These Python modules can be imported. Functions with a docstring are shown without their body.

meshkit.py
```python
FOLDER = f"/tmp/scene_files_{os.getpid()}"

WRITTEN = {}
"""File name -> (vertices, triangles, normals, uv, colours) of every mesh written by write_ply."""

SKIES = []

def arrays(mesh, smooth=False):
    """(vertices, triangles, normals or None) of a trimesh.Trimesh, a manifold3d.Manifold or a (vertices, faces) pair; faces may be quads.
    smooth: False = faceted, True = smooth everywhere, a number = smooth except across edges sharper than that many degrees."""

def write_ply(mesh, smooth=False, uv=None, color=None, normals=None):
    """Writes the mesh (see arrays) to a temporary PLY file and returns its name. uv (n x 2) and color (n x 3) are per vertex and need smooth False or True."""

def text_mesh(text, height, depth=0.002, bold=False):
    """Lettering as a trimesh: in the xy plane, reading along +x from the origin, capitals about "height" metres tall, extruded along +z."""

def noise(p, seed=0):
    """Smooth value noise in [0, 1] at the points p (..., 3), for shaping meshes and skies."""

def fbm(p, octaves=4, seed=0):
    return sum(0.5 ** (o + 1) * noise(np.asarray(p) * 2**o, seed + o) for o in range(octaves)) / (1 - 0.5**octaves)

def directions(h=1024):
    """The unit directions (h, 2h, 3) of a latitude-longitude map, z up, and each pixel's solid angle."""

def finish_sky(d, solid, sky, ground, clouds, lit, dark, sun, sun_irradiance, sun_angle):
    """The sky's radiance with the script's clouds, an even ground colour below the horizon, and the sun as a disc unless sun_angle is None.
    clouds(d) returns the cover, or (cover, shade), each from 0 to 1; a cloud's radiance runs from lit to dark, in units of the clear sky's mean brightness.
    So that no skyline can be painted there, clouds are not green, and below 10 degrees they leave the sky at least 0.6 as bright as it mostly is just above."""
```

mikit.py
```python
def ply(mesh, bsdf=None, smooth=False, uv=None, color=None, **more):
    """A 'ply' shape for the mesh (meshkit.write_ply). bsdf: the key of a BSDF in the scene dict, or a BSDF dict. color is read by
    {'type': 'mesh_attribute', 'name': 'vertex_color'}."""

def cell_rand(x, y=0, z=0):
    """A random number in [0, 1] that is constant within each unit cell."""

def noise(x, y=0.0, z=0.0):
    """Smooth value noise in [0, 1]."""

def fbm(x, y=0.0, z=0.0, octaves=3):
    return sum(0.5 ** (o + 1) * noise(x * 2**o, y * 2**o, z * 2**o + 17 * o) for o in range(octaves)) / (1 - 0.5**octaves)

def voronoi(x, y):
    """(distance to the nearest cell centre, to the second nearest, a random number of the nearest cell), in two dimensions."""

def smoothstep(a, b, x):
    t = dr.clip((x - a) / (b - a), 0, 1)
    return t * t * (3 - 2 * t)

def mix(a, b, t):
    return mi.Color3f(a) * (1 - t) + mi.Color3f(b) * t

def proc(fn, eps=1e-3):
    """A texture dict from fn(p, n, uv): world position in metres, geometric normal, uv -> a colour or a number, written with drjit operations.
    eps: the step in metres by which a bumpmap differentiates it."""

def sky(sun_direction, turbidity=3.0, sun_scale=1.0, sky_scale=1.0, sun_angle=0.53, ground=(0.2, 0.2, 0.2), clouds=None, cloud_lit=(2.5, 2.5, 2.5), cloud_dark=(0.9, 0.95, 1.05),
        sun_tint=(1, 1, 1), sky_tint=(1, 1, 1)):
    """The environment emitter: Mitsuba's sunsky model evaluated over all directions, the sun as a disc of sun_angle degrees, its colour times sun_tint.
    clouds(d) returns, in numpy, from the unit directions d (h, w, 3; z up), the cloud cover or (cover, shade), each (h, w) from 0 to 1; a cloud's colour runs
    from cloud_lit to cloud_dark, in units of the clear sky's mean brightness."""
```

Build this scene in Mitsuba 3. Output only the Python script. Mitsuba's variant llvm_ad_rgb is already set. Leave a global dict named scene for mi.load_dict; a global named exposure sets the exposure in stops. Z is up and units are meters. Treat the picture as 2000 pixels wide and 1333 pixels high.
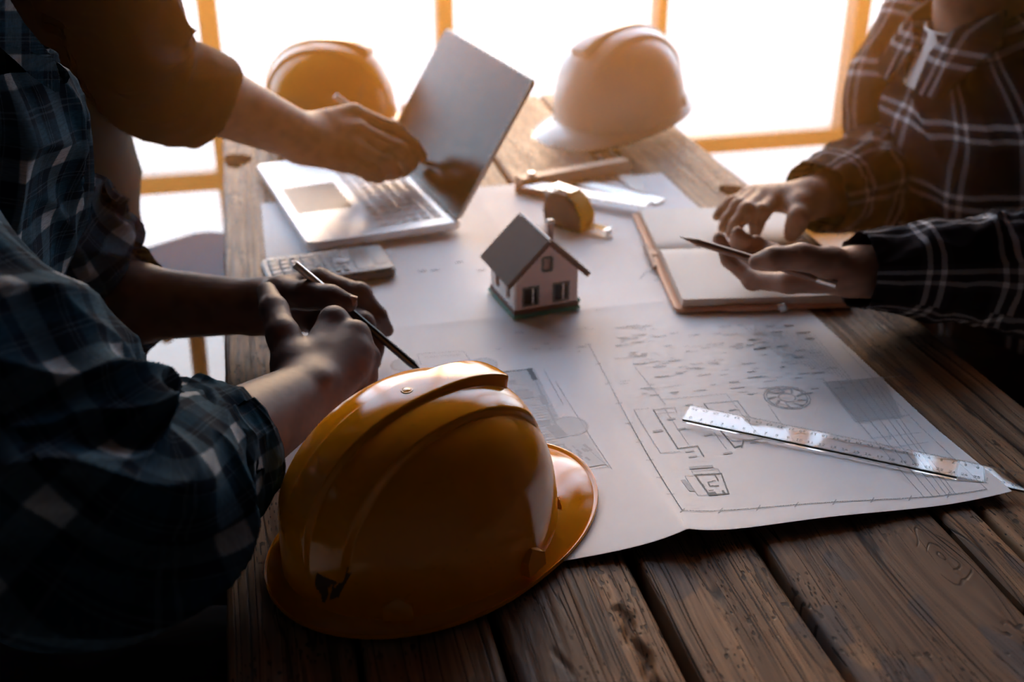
import math, random
import numpy as np, scipy.sparse, trimesh
import drjit as dr, mitsuba as mi, mikit, meshkit
from shapely.geometry import Polygon, box as sbox, Point
from mikit import proc, noise, fbm, smoothstep, mix

random.seed(7)
RNG = np.random.default_rng(7)
T4 = mi.ScalarTransform4f
scene, labels = {}, {}

# ------------------------------------------------------------------ camera, sky, exposure
EYE = np.array([0.0, 0.0, 1.30])
FOCAL = 2211.0                       # pixels of the 2000 px wide frame
PITCH, YAW = math.radians(27.204), math.radians(12.914)
FWD = np.array([math.sin(YAW) * math.cos(PITCH), math.cos(YAW) * math.cos(PITCH), -math.sin(PITCH)])
RIGHT = np.array([math.cos(YAW), -math.sin(YAW), 0.0])
UP = np.cross(RIGHT, FWD)
scene['camera'] = {'type': 'thinlens', 'fov': math.degrees(2 * math.atan(1000 / FOCAL)), 'fov_axis': 'x',
                   'aperture_radius': 0.0045, 'focus_distance': 0.93, 'near_clip': 0.05, 'far_clip': 300.0,
                   'to_world': T4().look_at(origin=EYE.tolist(), target=(EYE + FWD).tolist(), up=UP.tolist())}
SUN = np.array([0.22, 1.0, 0.27])


def overcast(d):
    n = meshkit.fbm(d * 2.2 + 3.0, 4, 5)
    return np.clip(0.80 + 0.35 * (n - 0.5), 0, 1), np.clip(0.6 - 1.2 * (n - 0.3), 0, 1)


scene['sky'] = mikit.sky(SUN, turbidity=3.5, sun_scale=0.085, sky_scale=1.0, sun_angle=24, ground=(0.62, 0.58, 0.56), sun_tint=(1, 0.88, 0.68), sky_tint=(0.8, 1.05, 1.4),
                         clouds=overcast, cloud_lit=(1.36, 2.42, 3.55), cloud_dark=(1.1, 2.0, 2.95))
exposure = 5.1
HAZE = 0.22


def ray(u, v):
    return FWD + RIGHT * ((u - 1000) / FOCAL) + UP * ((666.5 - v) / FOCAL)


def atz(u, v, z=0.75):
    "where the sight line of a spot in the frame meets the height z"
    d = ray(u, v)
    return EYE + d * ((z - EYE[2]) / d[2])


def aty(u, v, y):
    d = ray(u, v)
    return EYE + d * (y / d[1])


def atd(u, v, d):
    return EYE + ray(u, v) * d


# ------------------------------------------------------------------ helpers
def tm(v, f):
    return trimesh.Trimesh(np.asarray(v, float), np.asarray(f, int), process=False)


def cat(*ms):
    return trimesh.util.concatenate([m for m in ms if m is not None])


def put(m, loc=(0, 0, 0), rz=0, rx=0, ry=0):
    m = m.copy()
    for a, ax in ((rx, [1, 0, 0]), (ry, [0, 1, 0]), (rz, [0, 0, 1])):
        if a:
            m.apply_transform(trimesh.transformations.rotation_matrix(a, ax))
    m.apply_translation(loc)
    return m


def frame(m, origin, X, Y, Z):
    "local axes -> world"
    m = m.copy()
    M = np.eye(4)
    M[:3, 0], M[:3, 1], M[:3, 2], M[:3, 3] = X, Y, Z, origin
    m.apply_transform(M)
    if np.linalg.det(M[:3, :3]) < 0:
        m.invert()
    return m


def unit(v):
    v = np.asarray(v, float)
    return v / np.linalg.norm(v)


def bx(x0, x1, y0, y1, z0, z1):
    b = trimesh.creation.box((x1 - x0, y1 - y0, z1 - z0))
    b.apply_translation(((x0 + x1) / 2, (y0 + y1) / 2, (z0 + z1) / 2))
    return b


def hull(p):
    return trimesh.convex.convex_hull(np.asarray(p, float))


def bev(x0, x1, y0, y1, z0, z1, c=0.002):
    "box with chamfered edges"
    p = []
    for sx, X in ((1, x0), (-1, x1)):
        for sy, Y in ((1, y0), (-1, y1)):
            for sz, Z in ((1, z0), (-1, z1)):
                p += [(X, Y + sy * c, Z + sz * c), (X + sx * c, Y, Z + sz * c), (X + sx * c, Y + sy * c, Z)]
    return hull(p)


def slab(poly, z0, z1, c=0.001):
    "convex outline with rounded rims, between two heights"
    p = []
    q = poly.buffer(-c)
    for P, zs in ((poly, (z0 + c, z1 - c)), (q, (z0, z1)), (poly.buffer(-c * 0.3), (z0 + c * 0.3, z1 - c * 0.3))):
        xy = np.array(P.exterior.coords)
        for z in zs:
            p += [(x, y, z) for x, y in xy]
    return hull(p)


def rrect(x0, x1, y0, y1, r, n=5):
    return sbox(x0 + r, y0 + r, x1 - r, y1 - r).buffer(r, quad_segs=n)


def extrude(poly, z0, z1):
    m = trimesh.creation.extrude_polygon(poly, z1 - z0, engine='earcut')
    m.apply_translation((0, 0, z0))
    return m


def rod(a, b, r0, r1=None, n=16, cap=True):
    a, b = np.asarray(a, float), np.asarray(b, float)
    r1 = r0 if r1 is None else r1
    d = unit(b - a)
    u = unit(np.cross(d, [0.3, 0.5, 0.81]))
    w = np.cross(d, u)
    t = np.linspace(0, 2 * np.pi, n, endpoint=False)
    c = np.cos(t)[:, None] * u + np.sin(t)[:, None] * w
    return hull(np.vstack([a + c * r0, b + c * r1]))


def lathe(profile, n=40):
    return trimesh.creation.revolve(np.asarray(profile, float), sections=n)


def add(key, mesh, mat, smooth=False, uv=None):
    base, k = key, 0
    while key in scene:
        k += 1
        key = f'{base}_{k:03d}'
    scene[key] = mikit.ply(mesh, mat, smooth=smooth, uv=uv)
    return key


def tag(key, label=None, category=None, group=None, kind=None):
    labels[key] = {k: v for k, v in dict(label=label, category=category, group=group, kind=kind).items() if v}


def spline(pts, n):
    pts = np.asarray(pts, float)
    k = len(pts)
    if k == 2:
        t = np.linspace(0, 1, n)[:, None]
        return pts[0] * (1 - t) + pts[1] * t
    P = np.vstack([2 * pts[0] - pts[1], pts, 2 * pts[-1] - pts[-2]])
    out = []
    for s in np.linspace(0, k - 1, n):
        i = min(int(s), k - 2)
        t = s - i
        a, b, c, d = P[i], P[i + 1], P[i + 2], P[i + 3]
        out.append(0.5 * (2 * b + (c - a) * t + (2 * a - 5 * b + 4 * c - d) * t * t + (3 * b - a - 3 * c + d) * t ** 3))
    return np.array(out)


def fabric_tube(pts, rx, ry, side, ns=120, nt=96, disp=None, seam=math.pi, hem=(True, True), square=2.0):
    """Cloth around a path: rx along `side`, ry across. Returns mesh, uv in metres."""
    C = spline(pts, ns)
    RX = np.interp(np.linspace(0, 1, ns), np.linspace(0, 1, len(rx)), rx)
    RY = np.interp(np.linspace(0, 1, ns), np.linspace(0, 1, len(ry)), ry)
    k = np.hanning(9); k /= k.sum()
    RX, RY = (np.convolve(np.pad(r, 4, mode='edge'), k, 'valid') for r in (RX, RY))
    tan = np.gradient(C, axis=0)
    tan /= np.linalg.norm(tan, axis=1, keepdims=True)
    s = np.concatenate([[0], np.cumsum(np.linalg.norm(np.diff(C, axis=0), axis=1))])
    U = []
    u = np.asarray(side, float)
    for t in tan:
        u = unit(u - t * (u @ t))
        U.append(u)
    U = np.array(U)
    W = np.cross(tan, U)
    th = np.linspace(0, 2 * np.pi, nt + 1) + seam
    ct, st = np.cos(th), np.sin(th)
    e = 2 / square
    cs, sn = np.sign(ct) * np.abs(ct) ** e, np.sign(st) * np.abs(st) ** e
    S, TH = np.meshgrid(s, th, indexing='ij')
    D = disp(S, TH, s[-1]) if disp else np.zeros_like(S)
    rad = np.stack([(RX[:, None] + D) * cs, (RY[:, None] + D) * sn], -1)
    V = C[:, None] + rad[..., :1] * U[:, None] + rad[..., 1:] * W[:, None]
    uv = np.stack([S, (TH - seam) * float(np.mean(RX + RY)) / 2], -1)
    rows, uvs = list(V), list(uv)
    for end, on in ((-1, hem[1]), (0, hem[0])):
        if not on:
            continue
        c, t = C[end], tan[end] * (1 if end == -1 else -1)
        ring = V[end]
        extra = [c + (ring - c) * f + t * d for f, d in ((0.985, 0.002), (0.95, 0.001), (0.92, -0.012), (0.88, -0.035))]
        if end == -1:
            rows += extra; uvs += [uv[end]] * 4
        else:
            rows = extra[::-1] + rows; uvs = [uv[end]] * 4 + uvs
    G = np.array(rows)
    UV = np.array(uvs).reshape(-1, 2)
    n, m = G.shape[:2]
    i = np.arange(n * m).reshape(n, m)
    a, b, c, d = i[:-1, :-1].ravel(), i[:-1, 1:].ravel(), i[1:, 1:].ravel(), i[1:, :-1].ravel()
    F = np.vstack([np.stack([a, b, c], 1), np.stack([a, c, d], 1)])
    return tm(G.reshape(-1, 3), F), UV


def folds(amp, fs, ft, seed, skew=0.0, elbow=None, extra=0.0):
    "wrinkles in cloth: ridges that run mostly around or along the tube"
    def fn(S, TH, L):
        x = np.cos(TH) * ft
        y = np.sin(TH) * ft
        z = S * fs + skew * TH
        p = np.stack([x, y, z], -1)
        w = meshkit.fbm(p * 0.6, 2, seed + 9) - 0.5
        n = meshkit.noise(p + w[..., None] * 1.6, seed)
        n2 = meshkit.noise(p * 2.1 + w[..., None] * 2.5 + 7, seed + 3)
        r = (1 - np.abs(2 * n - 1)) ** 2
        r2 = (1 - np.abs(2 * n2 - 1)) ** 2
        d = amp * (r - 0.4) + amp * 0.35 * (r2 - 0.4)
        if elbow is not None:
            d = d * (0.45 + 1.1 * np.exp(-((S / L - elbow) / 0.22) ** 2))
        return d + extra * np.sin(S * 9 + seed)
    return fn


# ---- distance fields for bodies
def surface_nets(D, o, h):
    n0, n1, n2 = D.shape
    ins = D < 0
    c = np.zeros((n0 - 1, n1 - 1, n2 - 1), np.int8)
    for a in (0, 1):
        for b in (0, 1):
            for e in (0, 1):
                c += ins[a:n0 - 1 + a, b:n1 - 1 + b, e:n2 - 1 + e]
    I, J, K = np.nonzero((c > 0) & (c < 8))
    idx = -np.ones(c.shape, int)
    idx[I, J, K] = np.arange(len(I))
    acc, cnt = np.zeros((len(I), 3)), np.zeros(len(I))
    cor = [(a, b, e) for a in (0, 1) for b in (0, 1) for e in (0, 1)]
    for p in cor:
        for ax in range(3):
            if p[ax]:
                continue
            q = list(p); q[ax] = 1
            dp, dq = D[I + p[0], J + p[1], K + p[2]], D[I + q[0], J + q[1], K + q[2]]
            on = (dp < 0) != (dq < 0)
            t = np.where(on, dp / np.where(on, dp - dq, 1), 0)
            pos = np.array(p, float)[None] + 0 * t[:, None]
            pos[:, ax] += t
            acc[on] += pos[on]; cnt[on] += 1
    V = (np.stack([I, J, K], 1) + acc / np.maximum(cnt, 1)[:, None]) * h + o
    Fs = []
    for ax in range(3):
        sl0, sl1 = [slice(1, -1)] * 3, [slice(1, -1)] * 3
        sl0[ax], sl1[ax] = slice(0, -1), slice(1, None)
        A, B = ins[tuple(sl0)], ins[tuple(sl1)]
        X = np.array(np.nonzero(A != B)).T
        off = np.ones(3, int); off[ax] = 0
        g = X + off
        b1, b2 = (ax + 1) % 3, (ax + 2) % 3
        quad = []
        for s1, s2 in ((-1, -1), (0, -1), (0, 0), (-1, 0)):
            w = g.copy(); w[:, b1] += s1; w[:, b2] += s2
            quad.append(idx[w[:, 0], w[:, 1], w[:, 2]])
        q = np.stack(quad, 1)
        flip = ~A[tuple(X.T)]
        q[flip] = q[flip][:, ::-1]
        Fs.append(q)
    q = np.vstack(Fs)
    q = q[(q >= 0).all(1)]
    return tm(V, np.vstack([q[:, [0, 1, 2]], q[:, [0, 2, 3]]]))


def organic(prims, h=0.003, smooth_it=3):
    """prims: (a, b, ra, rb, k) round cones or ('e', centre, radii, k) ellipsoids, smoothly joined in order."""
    lo = np.min([np.min([p[0] - p[2], p[1] - p[3]], 0) if not isinstance(p[0], str) else p[1] - max(p[2]) for p in prims], 0) - 4 * h
    hi = np.max([np.max([p[0] + p[2], p[1] + p[3]], 0) if not isinstance(p[0], str) else p[1] + max(p[2]) for p in prims], 0) + 4 * h
    n = np.ceil((hi - lo) / h).astype(int) + 1
    D = np.full(n, 1.0, np.float32)
    ax = [lo[i] + h * np.arange(n[i]) for i in range(3)]
    for p in prims:
        if isinstance(p[0], str):
            _, c, r, k = p
            pl, ph = c - max(r), c + max(r)
        else:
            a, b, ra, rb, k = p
            pl, ph = np.minimum(a - ra, b - rb), np.maximum(a + ra, b + rb)
        pad = 2 * k + 4 * h
        s = [slice(max(0, int((pl[i] - pad - lo[i]) / h)), min(n[i], int((ph[i] + pad - lo[i]) / h) + 2)) for i in range(3)]
        X = np.stack(np.meshgrid(*[ax[i][s[i]] for i in range(3)], indexing='ij'), -1)
        if isinstance(p[0], str):
            q = (X - c) / np.asarray(r)
            d = (np.linalg.norm(q, axis=-1) - 1) * min(r)
        else:
            ba = b - a
            t = np.clip((X - a) @ ba / max(ba @ ba, 1e-12), 0, 1)
            d = np.linalg.norm(X - a - t[..., None] * ba, axis=-1) - (ra + t * (rb - ra))
        old = D[tuple(s)]
        g = np.maximum(k - np.abs(old - d), 0) / k
        D[tuple(s)] = np.minimum(old, d) - g * g * k * 0.25
    m = surface_nets(D, lo, h)
    lab = trimesh.graph.connected_component_labels(m.face_adjacency, node_count=len(m.faces))
    m = tm(m.vertices, m.faces[lab == np.bincount(lab).argmax()])
    m.remove_unreferenced_vertices()
    e = m.edges_unique
    nv = len(m.vertices)
    A = scipy.sparse.coo_matrix((np.ones(2 * len(e)), (np.r_[e[:, 0], e[:, 1]], np.r_[e[:, 1], e[:, 0]])), shape=(nv, nv)).tocsr()
    deg = np.maximum(np.asarray(A.sum(1)).ravel(), 1)[:, None]
    x = np.array(m.vertices)
    for _ in range(smooth_it):
        for w in (0.5, -0.51):
            x = x + w * (A @ x / deg - x)
    return tm(x, m.faces)


def chain(pts, rad, k=0.004):
    return [(np.asarray(pts[i], float), np.asarray(pts[i + 1], float), rad[i], rad[i + 1], k) for i in range(len(pts) - 1)]


def hand_prims(elbow, wrist, fingers, thumb, rw=0.026, re=0.042, scale=1.0, flat=None):
    """fingers: four lists of joints from knuckle to tip; thumb: list from its base joint to the tip"""
    elbow, wrist = np.asarray(elbow, float), np.asarray(wrist, float)
    ax = wrist - elbow
    mid = elbow + ax * 0.35
    P = [(elbow, mid, re, re * 0.98, 0.02), (mid, wrist, re * 0.98, rw, 0.02)]
    mc = np.mean([f[0] for f in fingers], 0)
    for i, f in enumerate(fingers):
        side = wrist + (np.asarray(f[0]) - mc) * 0.42
        P.append((side, np.asarray(f[0], float), 0.0165 * scale, 0.0125 * scale, 0.014))
    base = np.asarray(thumb[0], float)
    P.append((wrist + (base - wrist) * 0.2, base, 0.018 * scale, 0.016 * scale, 0.014))
    P.append((base, (np.asarray(fingers[0][0]) + wrist) / 2, 0.014 * scale, 0.012 * scale, 0.012))
    for i, f in enumerate(fingers):
        s = scale * (0.95, 1.0, 0.95, 0.84)[i]
        r = [0.0122 * s, 0.0105 * s, 0.0092 * s, 0.0078 * s]
        P += chain(f, r if len(f) == 4 else [r[0], r[1], r[3]], 0.005)
        P.append(('e', np.asarray(f[1], float), (0.0112 * s,) * 3, 0.005))
    s = scale
    P += chain(thumb, [0.016 * s, 0.0135 * s, 0.0118 * s, 0.009 * s][:len(thumb)], 0.007)
    return P


def nail(tip, prev, up, r=0.0075):
    "fingernail lying on the back of a fingertip"
    d = unit(np.asarray(tip) - prev)
    n = unit(np.asarray(up) - d * (np.asarray(up) @ d))
    s = np.cross(d, n)
    g = []
    for i in np.linspace(-1, 1, 7):
        for j in np.linspace(-1, 1, 7):
            k = math.sqrt(max(0, 1 - 0.35 * j * j))
            g.append(np.asarray(tip) + d * (i * 0.0062 * k + 0.001) + s * (math.sin(j * 1.15) * r * 0.8) + n * (math.cos(j * 1.15) * r + 0.0008))
    g = np.array(g)
    return hull(np.vstack([g, g - n * 0.0016]))


# ------------------------------------------------------------------ materials
def rgb(c):
    return {'type': 'rgb', 'value': [float(x) for x in c]}


def pbr(c, r=0.5, spec=0.5, two=True, **k):
    b = {'type': 'principled', 'base_color': c if isinstance(c, dict) else rgb(c), 'roughness': float(r), 'specular': float(spec), **k}
    return {'type': 'twosided', 'bsdf': b} if two else b


def gloss(c, rough=0.1, ior=1.5):
    return {'type': 'twosided', 'bsdf': {'type': 'roughplastic', 'diffuse_reflectance': c if isinstance(c, dict) else rgb(c), 'alpha': rough, 'int_ior': ior, 'nonlinear': True}}


def metal(c, r=0.3):
    return {'type': 'twosided', 'bsdf': {'type': 'roughconductor', 'material': 'none', 'specular_reflectance': rgb(c), 'alpha': float(r)}}


KNX, KNY = [float(x) for x in atz(1842, 1088)[:2]]


def grain_x(p):
    "the across-the-grain coordinate, bent around a knot"
    dx, dy = p.x - KNX, (p.y - KNY) / 2.6
    e = dr.exp(-(dx * dx + dy * dy) / (0.040 * 0.040))
    return p.x - dx * 0.88 * e + 0.012 * (noise(p.x * 8, p.y * 2.6, 3) - 0.5) + 0.003 * (noise(p.x * 40, p.y * 14, 8) - 0.5)


def cracks(p, x):
    board = dr.floor(p.x * 9.0 + 0.3)
    n1 = noise(x * 210, p.y * 3.4, board)
    n2 = noise(x * 430, p.y * 7.0, board + 5)
    n3 = noise(x * 95, p.y * 2.2, board + 9)
    w = 0.012 + 0.09 * smoothstep(0.45, 0.75, fbm(p.x * 18, p.y * 5, 33, 2))
    a = smoothstep(w, 0.0, dr.abs(n1 - 0.5))
    b = 0.7 * smoothstep(0.05, 0.0, dr.abs(n2 - 0.5)) * smoothstep(0.42, 0.62, noise(x * 60, p.y * 9, 2))
    c = smoothstep(0.030, 0.0, dr.abs(n3 - 0.5))
    pits = smoothstep(0.74, 0.84, noise(x * 620, p.y * 170, 2)) * smoothstep(0.45, 0.62, fbm(p.x * 22, p.y * 12, 14, 2))
    dx, dy = p.x - KNX, (p.y - KNY) / 2.2
    q = dr.sqrt(dx * dx + dy * dy) / 0.0075 + 0.9 * noise(p.x * 120, p.y * 60, 6)
    ring = smoothstep(0.16, 0.0, dr.abs(q - dr.floor(q) - 0.5)) * smoothstep(3.6, 2.6, q) * smoothstep(0.35, 0.5, noise(p.x * 90, p.y * 50, 4))
    return dr.maximum(dr.maximum(dr.maximum(a, b), dr.maximum(c, 0.9 * pits)), 0.7 * ring)


def wood_col(p, n, uv):
    x = grain_x(p)
    g2 = fbm(x * 120, p.y * 3.0, 5, 3)
    g3 = fbm(x * 700, p.y * 22.0, 2, 2)
    blot = fbm(p.x * 16, p.y * 7, 9, 4)
    c = mix([0.330, 0.195, 0.105], [0.165, 0.095, 0.052], smoothstep(0.32, 0.68, g2))
    c = mix(c, [0.40, 0.28, 0.185], 0.6 * smoothstep(0.45, 0.75, blot))
    c = c * (0.72 + 0.56 * g3)
    c = mix(c, [0.085, 0.060, 0.048], 0.55 * smoothstep(0.56, 0.70, fbm(p.x * 11 + 4, p.y * 5, 21, 3)))
    c = mix(c, [0.06, 0.075, 0.095], 0.5 * smoothstep(0.70, 0.76, fbm(p.x * 30 + 2, p.y * 16, 3, 3)))
    return mix(c, [0.016, 0.011, 0.009], 0.93 * cracks(p, x))


def wood_h(p, n, uv):
    x = grain_x(p)
    return -0.75 * cracks(p, x) + 0.45 * fbm(x * 520, p.y * 60, 4, 2)


scene['old_wood'] = {'type': 'twosided', 'bsdf': {'type': 'bumpmap', 'arbitrary': proc(wood_h, 3e-4), 'scale': 0.0006, 'bsdf': pbr(proc(wood_col), 0.5, 0.15, two=False)}}
scene['wood_dark'] = pbr([0.07, 0.04, 0.026], 0.5)
scene['char'] = pbr([0.016, 0.011, 0.009], 0.95, 0.03)


def floor_col(p, n, uv):
    return mix([0.33, 0.30, 0.26], [0.42, 0.38, 0.34], fbm(p.x * 2, p.y * 2, 0, 4))


scene['concrete'] = pbr(proc(floor_col), 0.35, 0.5)
scene['wall_paint'] = pbr([0.022, 0.023, 0.027], 0.8, 0.3)
scene['ceiling_paint'] = pbr([0.022, 0.023, 0.027], 0.8, 0.3)
scene['frame_paint'] = pbr([0.085, 0.06, 0.042], 0.45)
scene['pane_glass'] = {'type': 'thindielectric', 'int_ior': 1.5}
scene['terrace'] = pbr([0.50, 0.385, 0.33], 0.9, 0.2)


def paper_col(p, n, uv):
    return mix([0.78, 0.79, 0.83], [0.84, 0.845, 0.875], fbm(p.x * 9, p.y * 9, 0, 3))


scene['paper'] = pbr(proc(paper_col), 0.62, 0.35)
scene['ink_dark'] = pbr([0.10, 0.12, 0.15], 0.6, 0.3)
scene['ink_mid'] = pbr([0.42, 0.45, 0.50], 0.6, 0.3)
scene['ink_fill'] = pbr([0.60, 0.64, 0.69], 0.6, 0.3)
scene['crease'] = pbr([0.66, 0.65, 0.69], 0.6, 0.3)


def hat_col(p, n, uv):
    s = smoothstep(0.80, 0.86, noise(p.x * 330, p.y * 330, p.z * 330)) * smoothstep(0.45, 0.7, fbm(p.x * 30, p.y * 30, p.z * 30, 2))
    return mix([0.95, 0.55, 0.018], [0.65, 0.36, 0.02], 0.35 * s)


scene['hat_yellow'] = gloss(proc(hat_col), 0.028, 1.58)
scene['hat_white'] = gloss([0.93, 0.91, 0.87], 0.08)
scene['hat_residue'] = pbr([0.10, 0.055, 0.03], 0.7, 0.3)
scene['alu'] = pbr([0.72, 0.71, 0.72], 0.38, 0.5, metallic=0.55)
scene['alu_edge'] = pbr([0.40, 0.36, 0.34], 0.4, 0.5, metallic=0.5)
scene['black_glass'] = gloss([0.012, 0.011, 0.011], 0.05, 1.36)
scene['key_plastic'] = pbr([0.72, 0.69, 0.69], 0.5)
scene['track_glass'] = gloss([0.13, 0.10, 0.092], 0.10, 1.25)
scene['grey_plastic'] = gloss([0.36, 0.39, 0.42], 0.15)
scene['key_light'] = gloss([0.62, 0.65, 0.68], 0.15)
scene['black_plastic'] = gloss([0.018, 0.018, 0.02], 0.18)
scene['lcd'] = gloss([0.55, 0.56, 0.56], 0.05)
scene['house_wall'] = pbr([0.62, 0.47, 0.44], 0.6)
scene['house_white'] = pbr([0.78, 0.78, 0.77], 0.55)


def roof_col(p, n, uv):
    r = dr.sin(uv.x * 2 * math.pi / 0.0016)
    return mix([0.145, 0.12, 0.105], [0.215, 0.18, 0.155], 0.5 + 0.5 * r)


scene['roof_tiles'] = pbr(proc(roof_col), 0.7, 0.08)
scene['roof_edge'] = pbr([0.13, 0.055, 0.035], 0.55)
scene['house_green'] = pbr([0.06, 0.22, 0.16], 0.5)
scene['window_grey'] = pbr([0.10, 0.105, 0.095], 0.5)
scene['tape_yellow'] = gloss([0.95, 0.58, 0.03], 0.35, 1.3)
scene['tape_black'] = pbr([0.04, 0.028, 0.022], 0.45)
scene['chrome'] = metal([0.80, 0.79, 0.78], 0.2)
scene['steel'] = metal([0.72, 0.71, 0.70], 0.32)
scene['maple'] = pbr([0.56, 0.37, 0.25], 0.5)
scene['maple_dark'] = pbr([0.24, 0.11, 0.06], 0.5)
scene['tan_leather'] = pbr([0.56, 0.27, 0.15], 0.48, 0.45)
scene['notebook_page'] = pbr([0.82, 0.79, 0.75], 0.65, 0.3)
scene['page_edge'] = pbr([0.62, 0.54, 0.46], 0.7, 0.3)
scene['page_line'] = pbr([0.60, 0.58, 0.58], 0.7, 0.3)
scene['pencil_black'] = gloss([0.015, 0.016, 0.02], 0.12)
scene['pencil_bronze'] = pbr([0.16, 0.095, 0.07], 0.3, 0.5, metallic=0.5)
scene['acrylic'] = {'type': 'dielectric', 'int_ior': 1.49}
scene['ruler_ink'] = pbr([0.05, 0.075, 0.09], 0.5)
scene['chair_shell'] = pbr([0.008, 0.085, 0.145], 0.8, 0.02)
scene['chair_leg'] = pbr([0.03, 0.03, 0.033], 0.4)


def skin(base, dark):
    def fn(p, n, uv):
        return mix(base, dark, smoothstep(0.35, 0.75, fbm(p.x * 70, p.y * 70, p.z * 70, 3)))
    return pbr(proc(fn), 0.52, 0.22)


scene['skin_brown'] = skin([0.098, 0.055, 0.043], [0.066, 0.036, 0.028])
scene['skin_tan'] = skin([0.33, 0.175, 0.115], [0.26, 0.135, 0.085])
scene['nail'] = gloss([0.55, 0.34, 0.27], 0.25)
scene['hair'] = pbr([0.012, 0.010, 0.009], 0.5, 0.4)


def band(x, c, w):
    return smoothstep(w, w * 0.75, dr.abs(x - c))


def plaid_blue(p, n, uv):
    P = 0.056
    a, b = uv.x / P, uv.y / P
    a, b = a - dr.floor(a), b - dr.floor(b)
    wv = 0.75 + 0.5 * noise(uv.x * 1500, uv.y * 300, 0)

    def thread(t):
        light = band(t, 0.22, 0.155) * 0.9
        teal = band(t, 0.62, 0.12) * 0.42
        fine = (band(t, 0.50, 0.012) + band(t, 0.80, 0.012) + band(t, 0.86, 0.012)) * 0.5
        return light, teal, fine
    la, ta, fa = thread(a)
    lb, tb, fb = thread(b)
    c = mix([0.004, 0.010, 0.020], [0.014, 0.070, 0.115], 0.55 * (ta + tb) + 0.22 * (la + lb))
    c = mix(c, [0.09, 0.145, 0.185], 0.30 * (la + lb))
    c = mix(c, [0.28, 0.305, 0.335], la * lb)
    c = mix(c, [0.08, 0.12, 0.15], 0.5 * dr.minimum(fa + fb, 1))
    return c * wv


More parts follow.
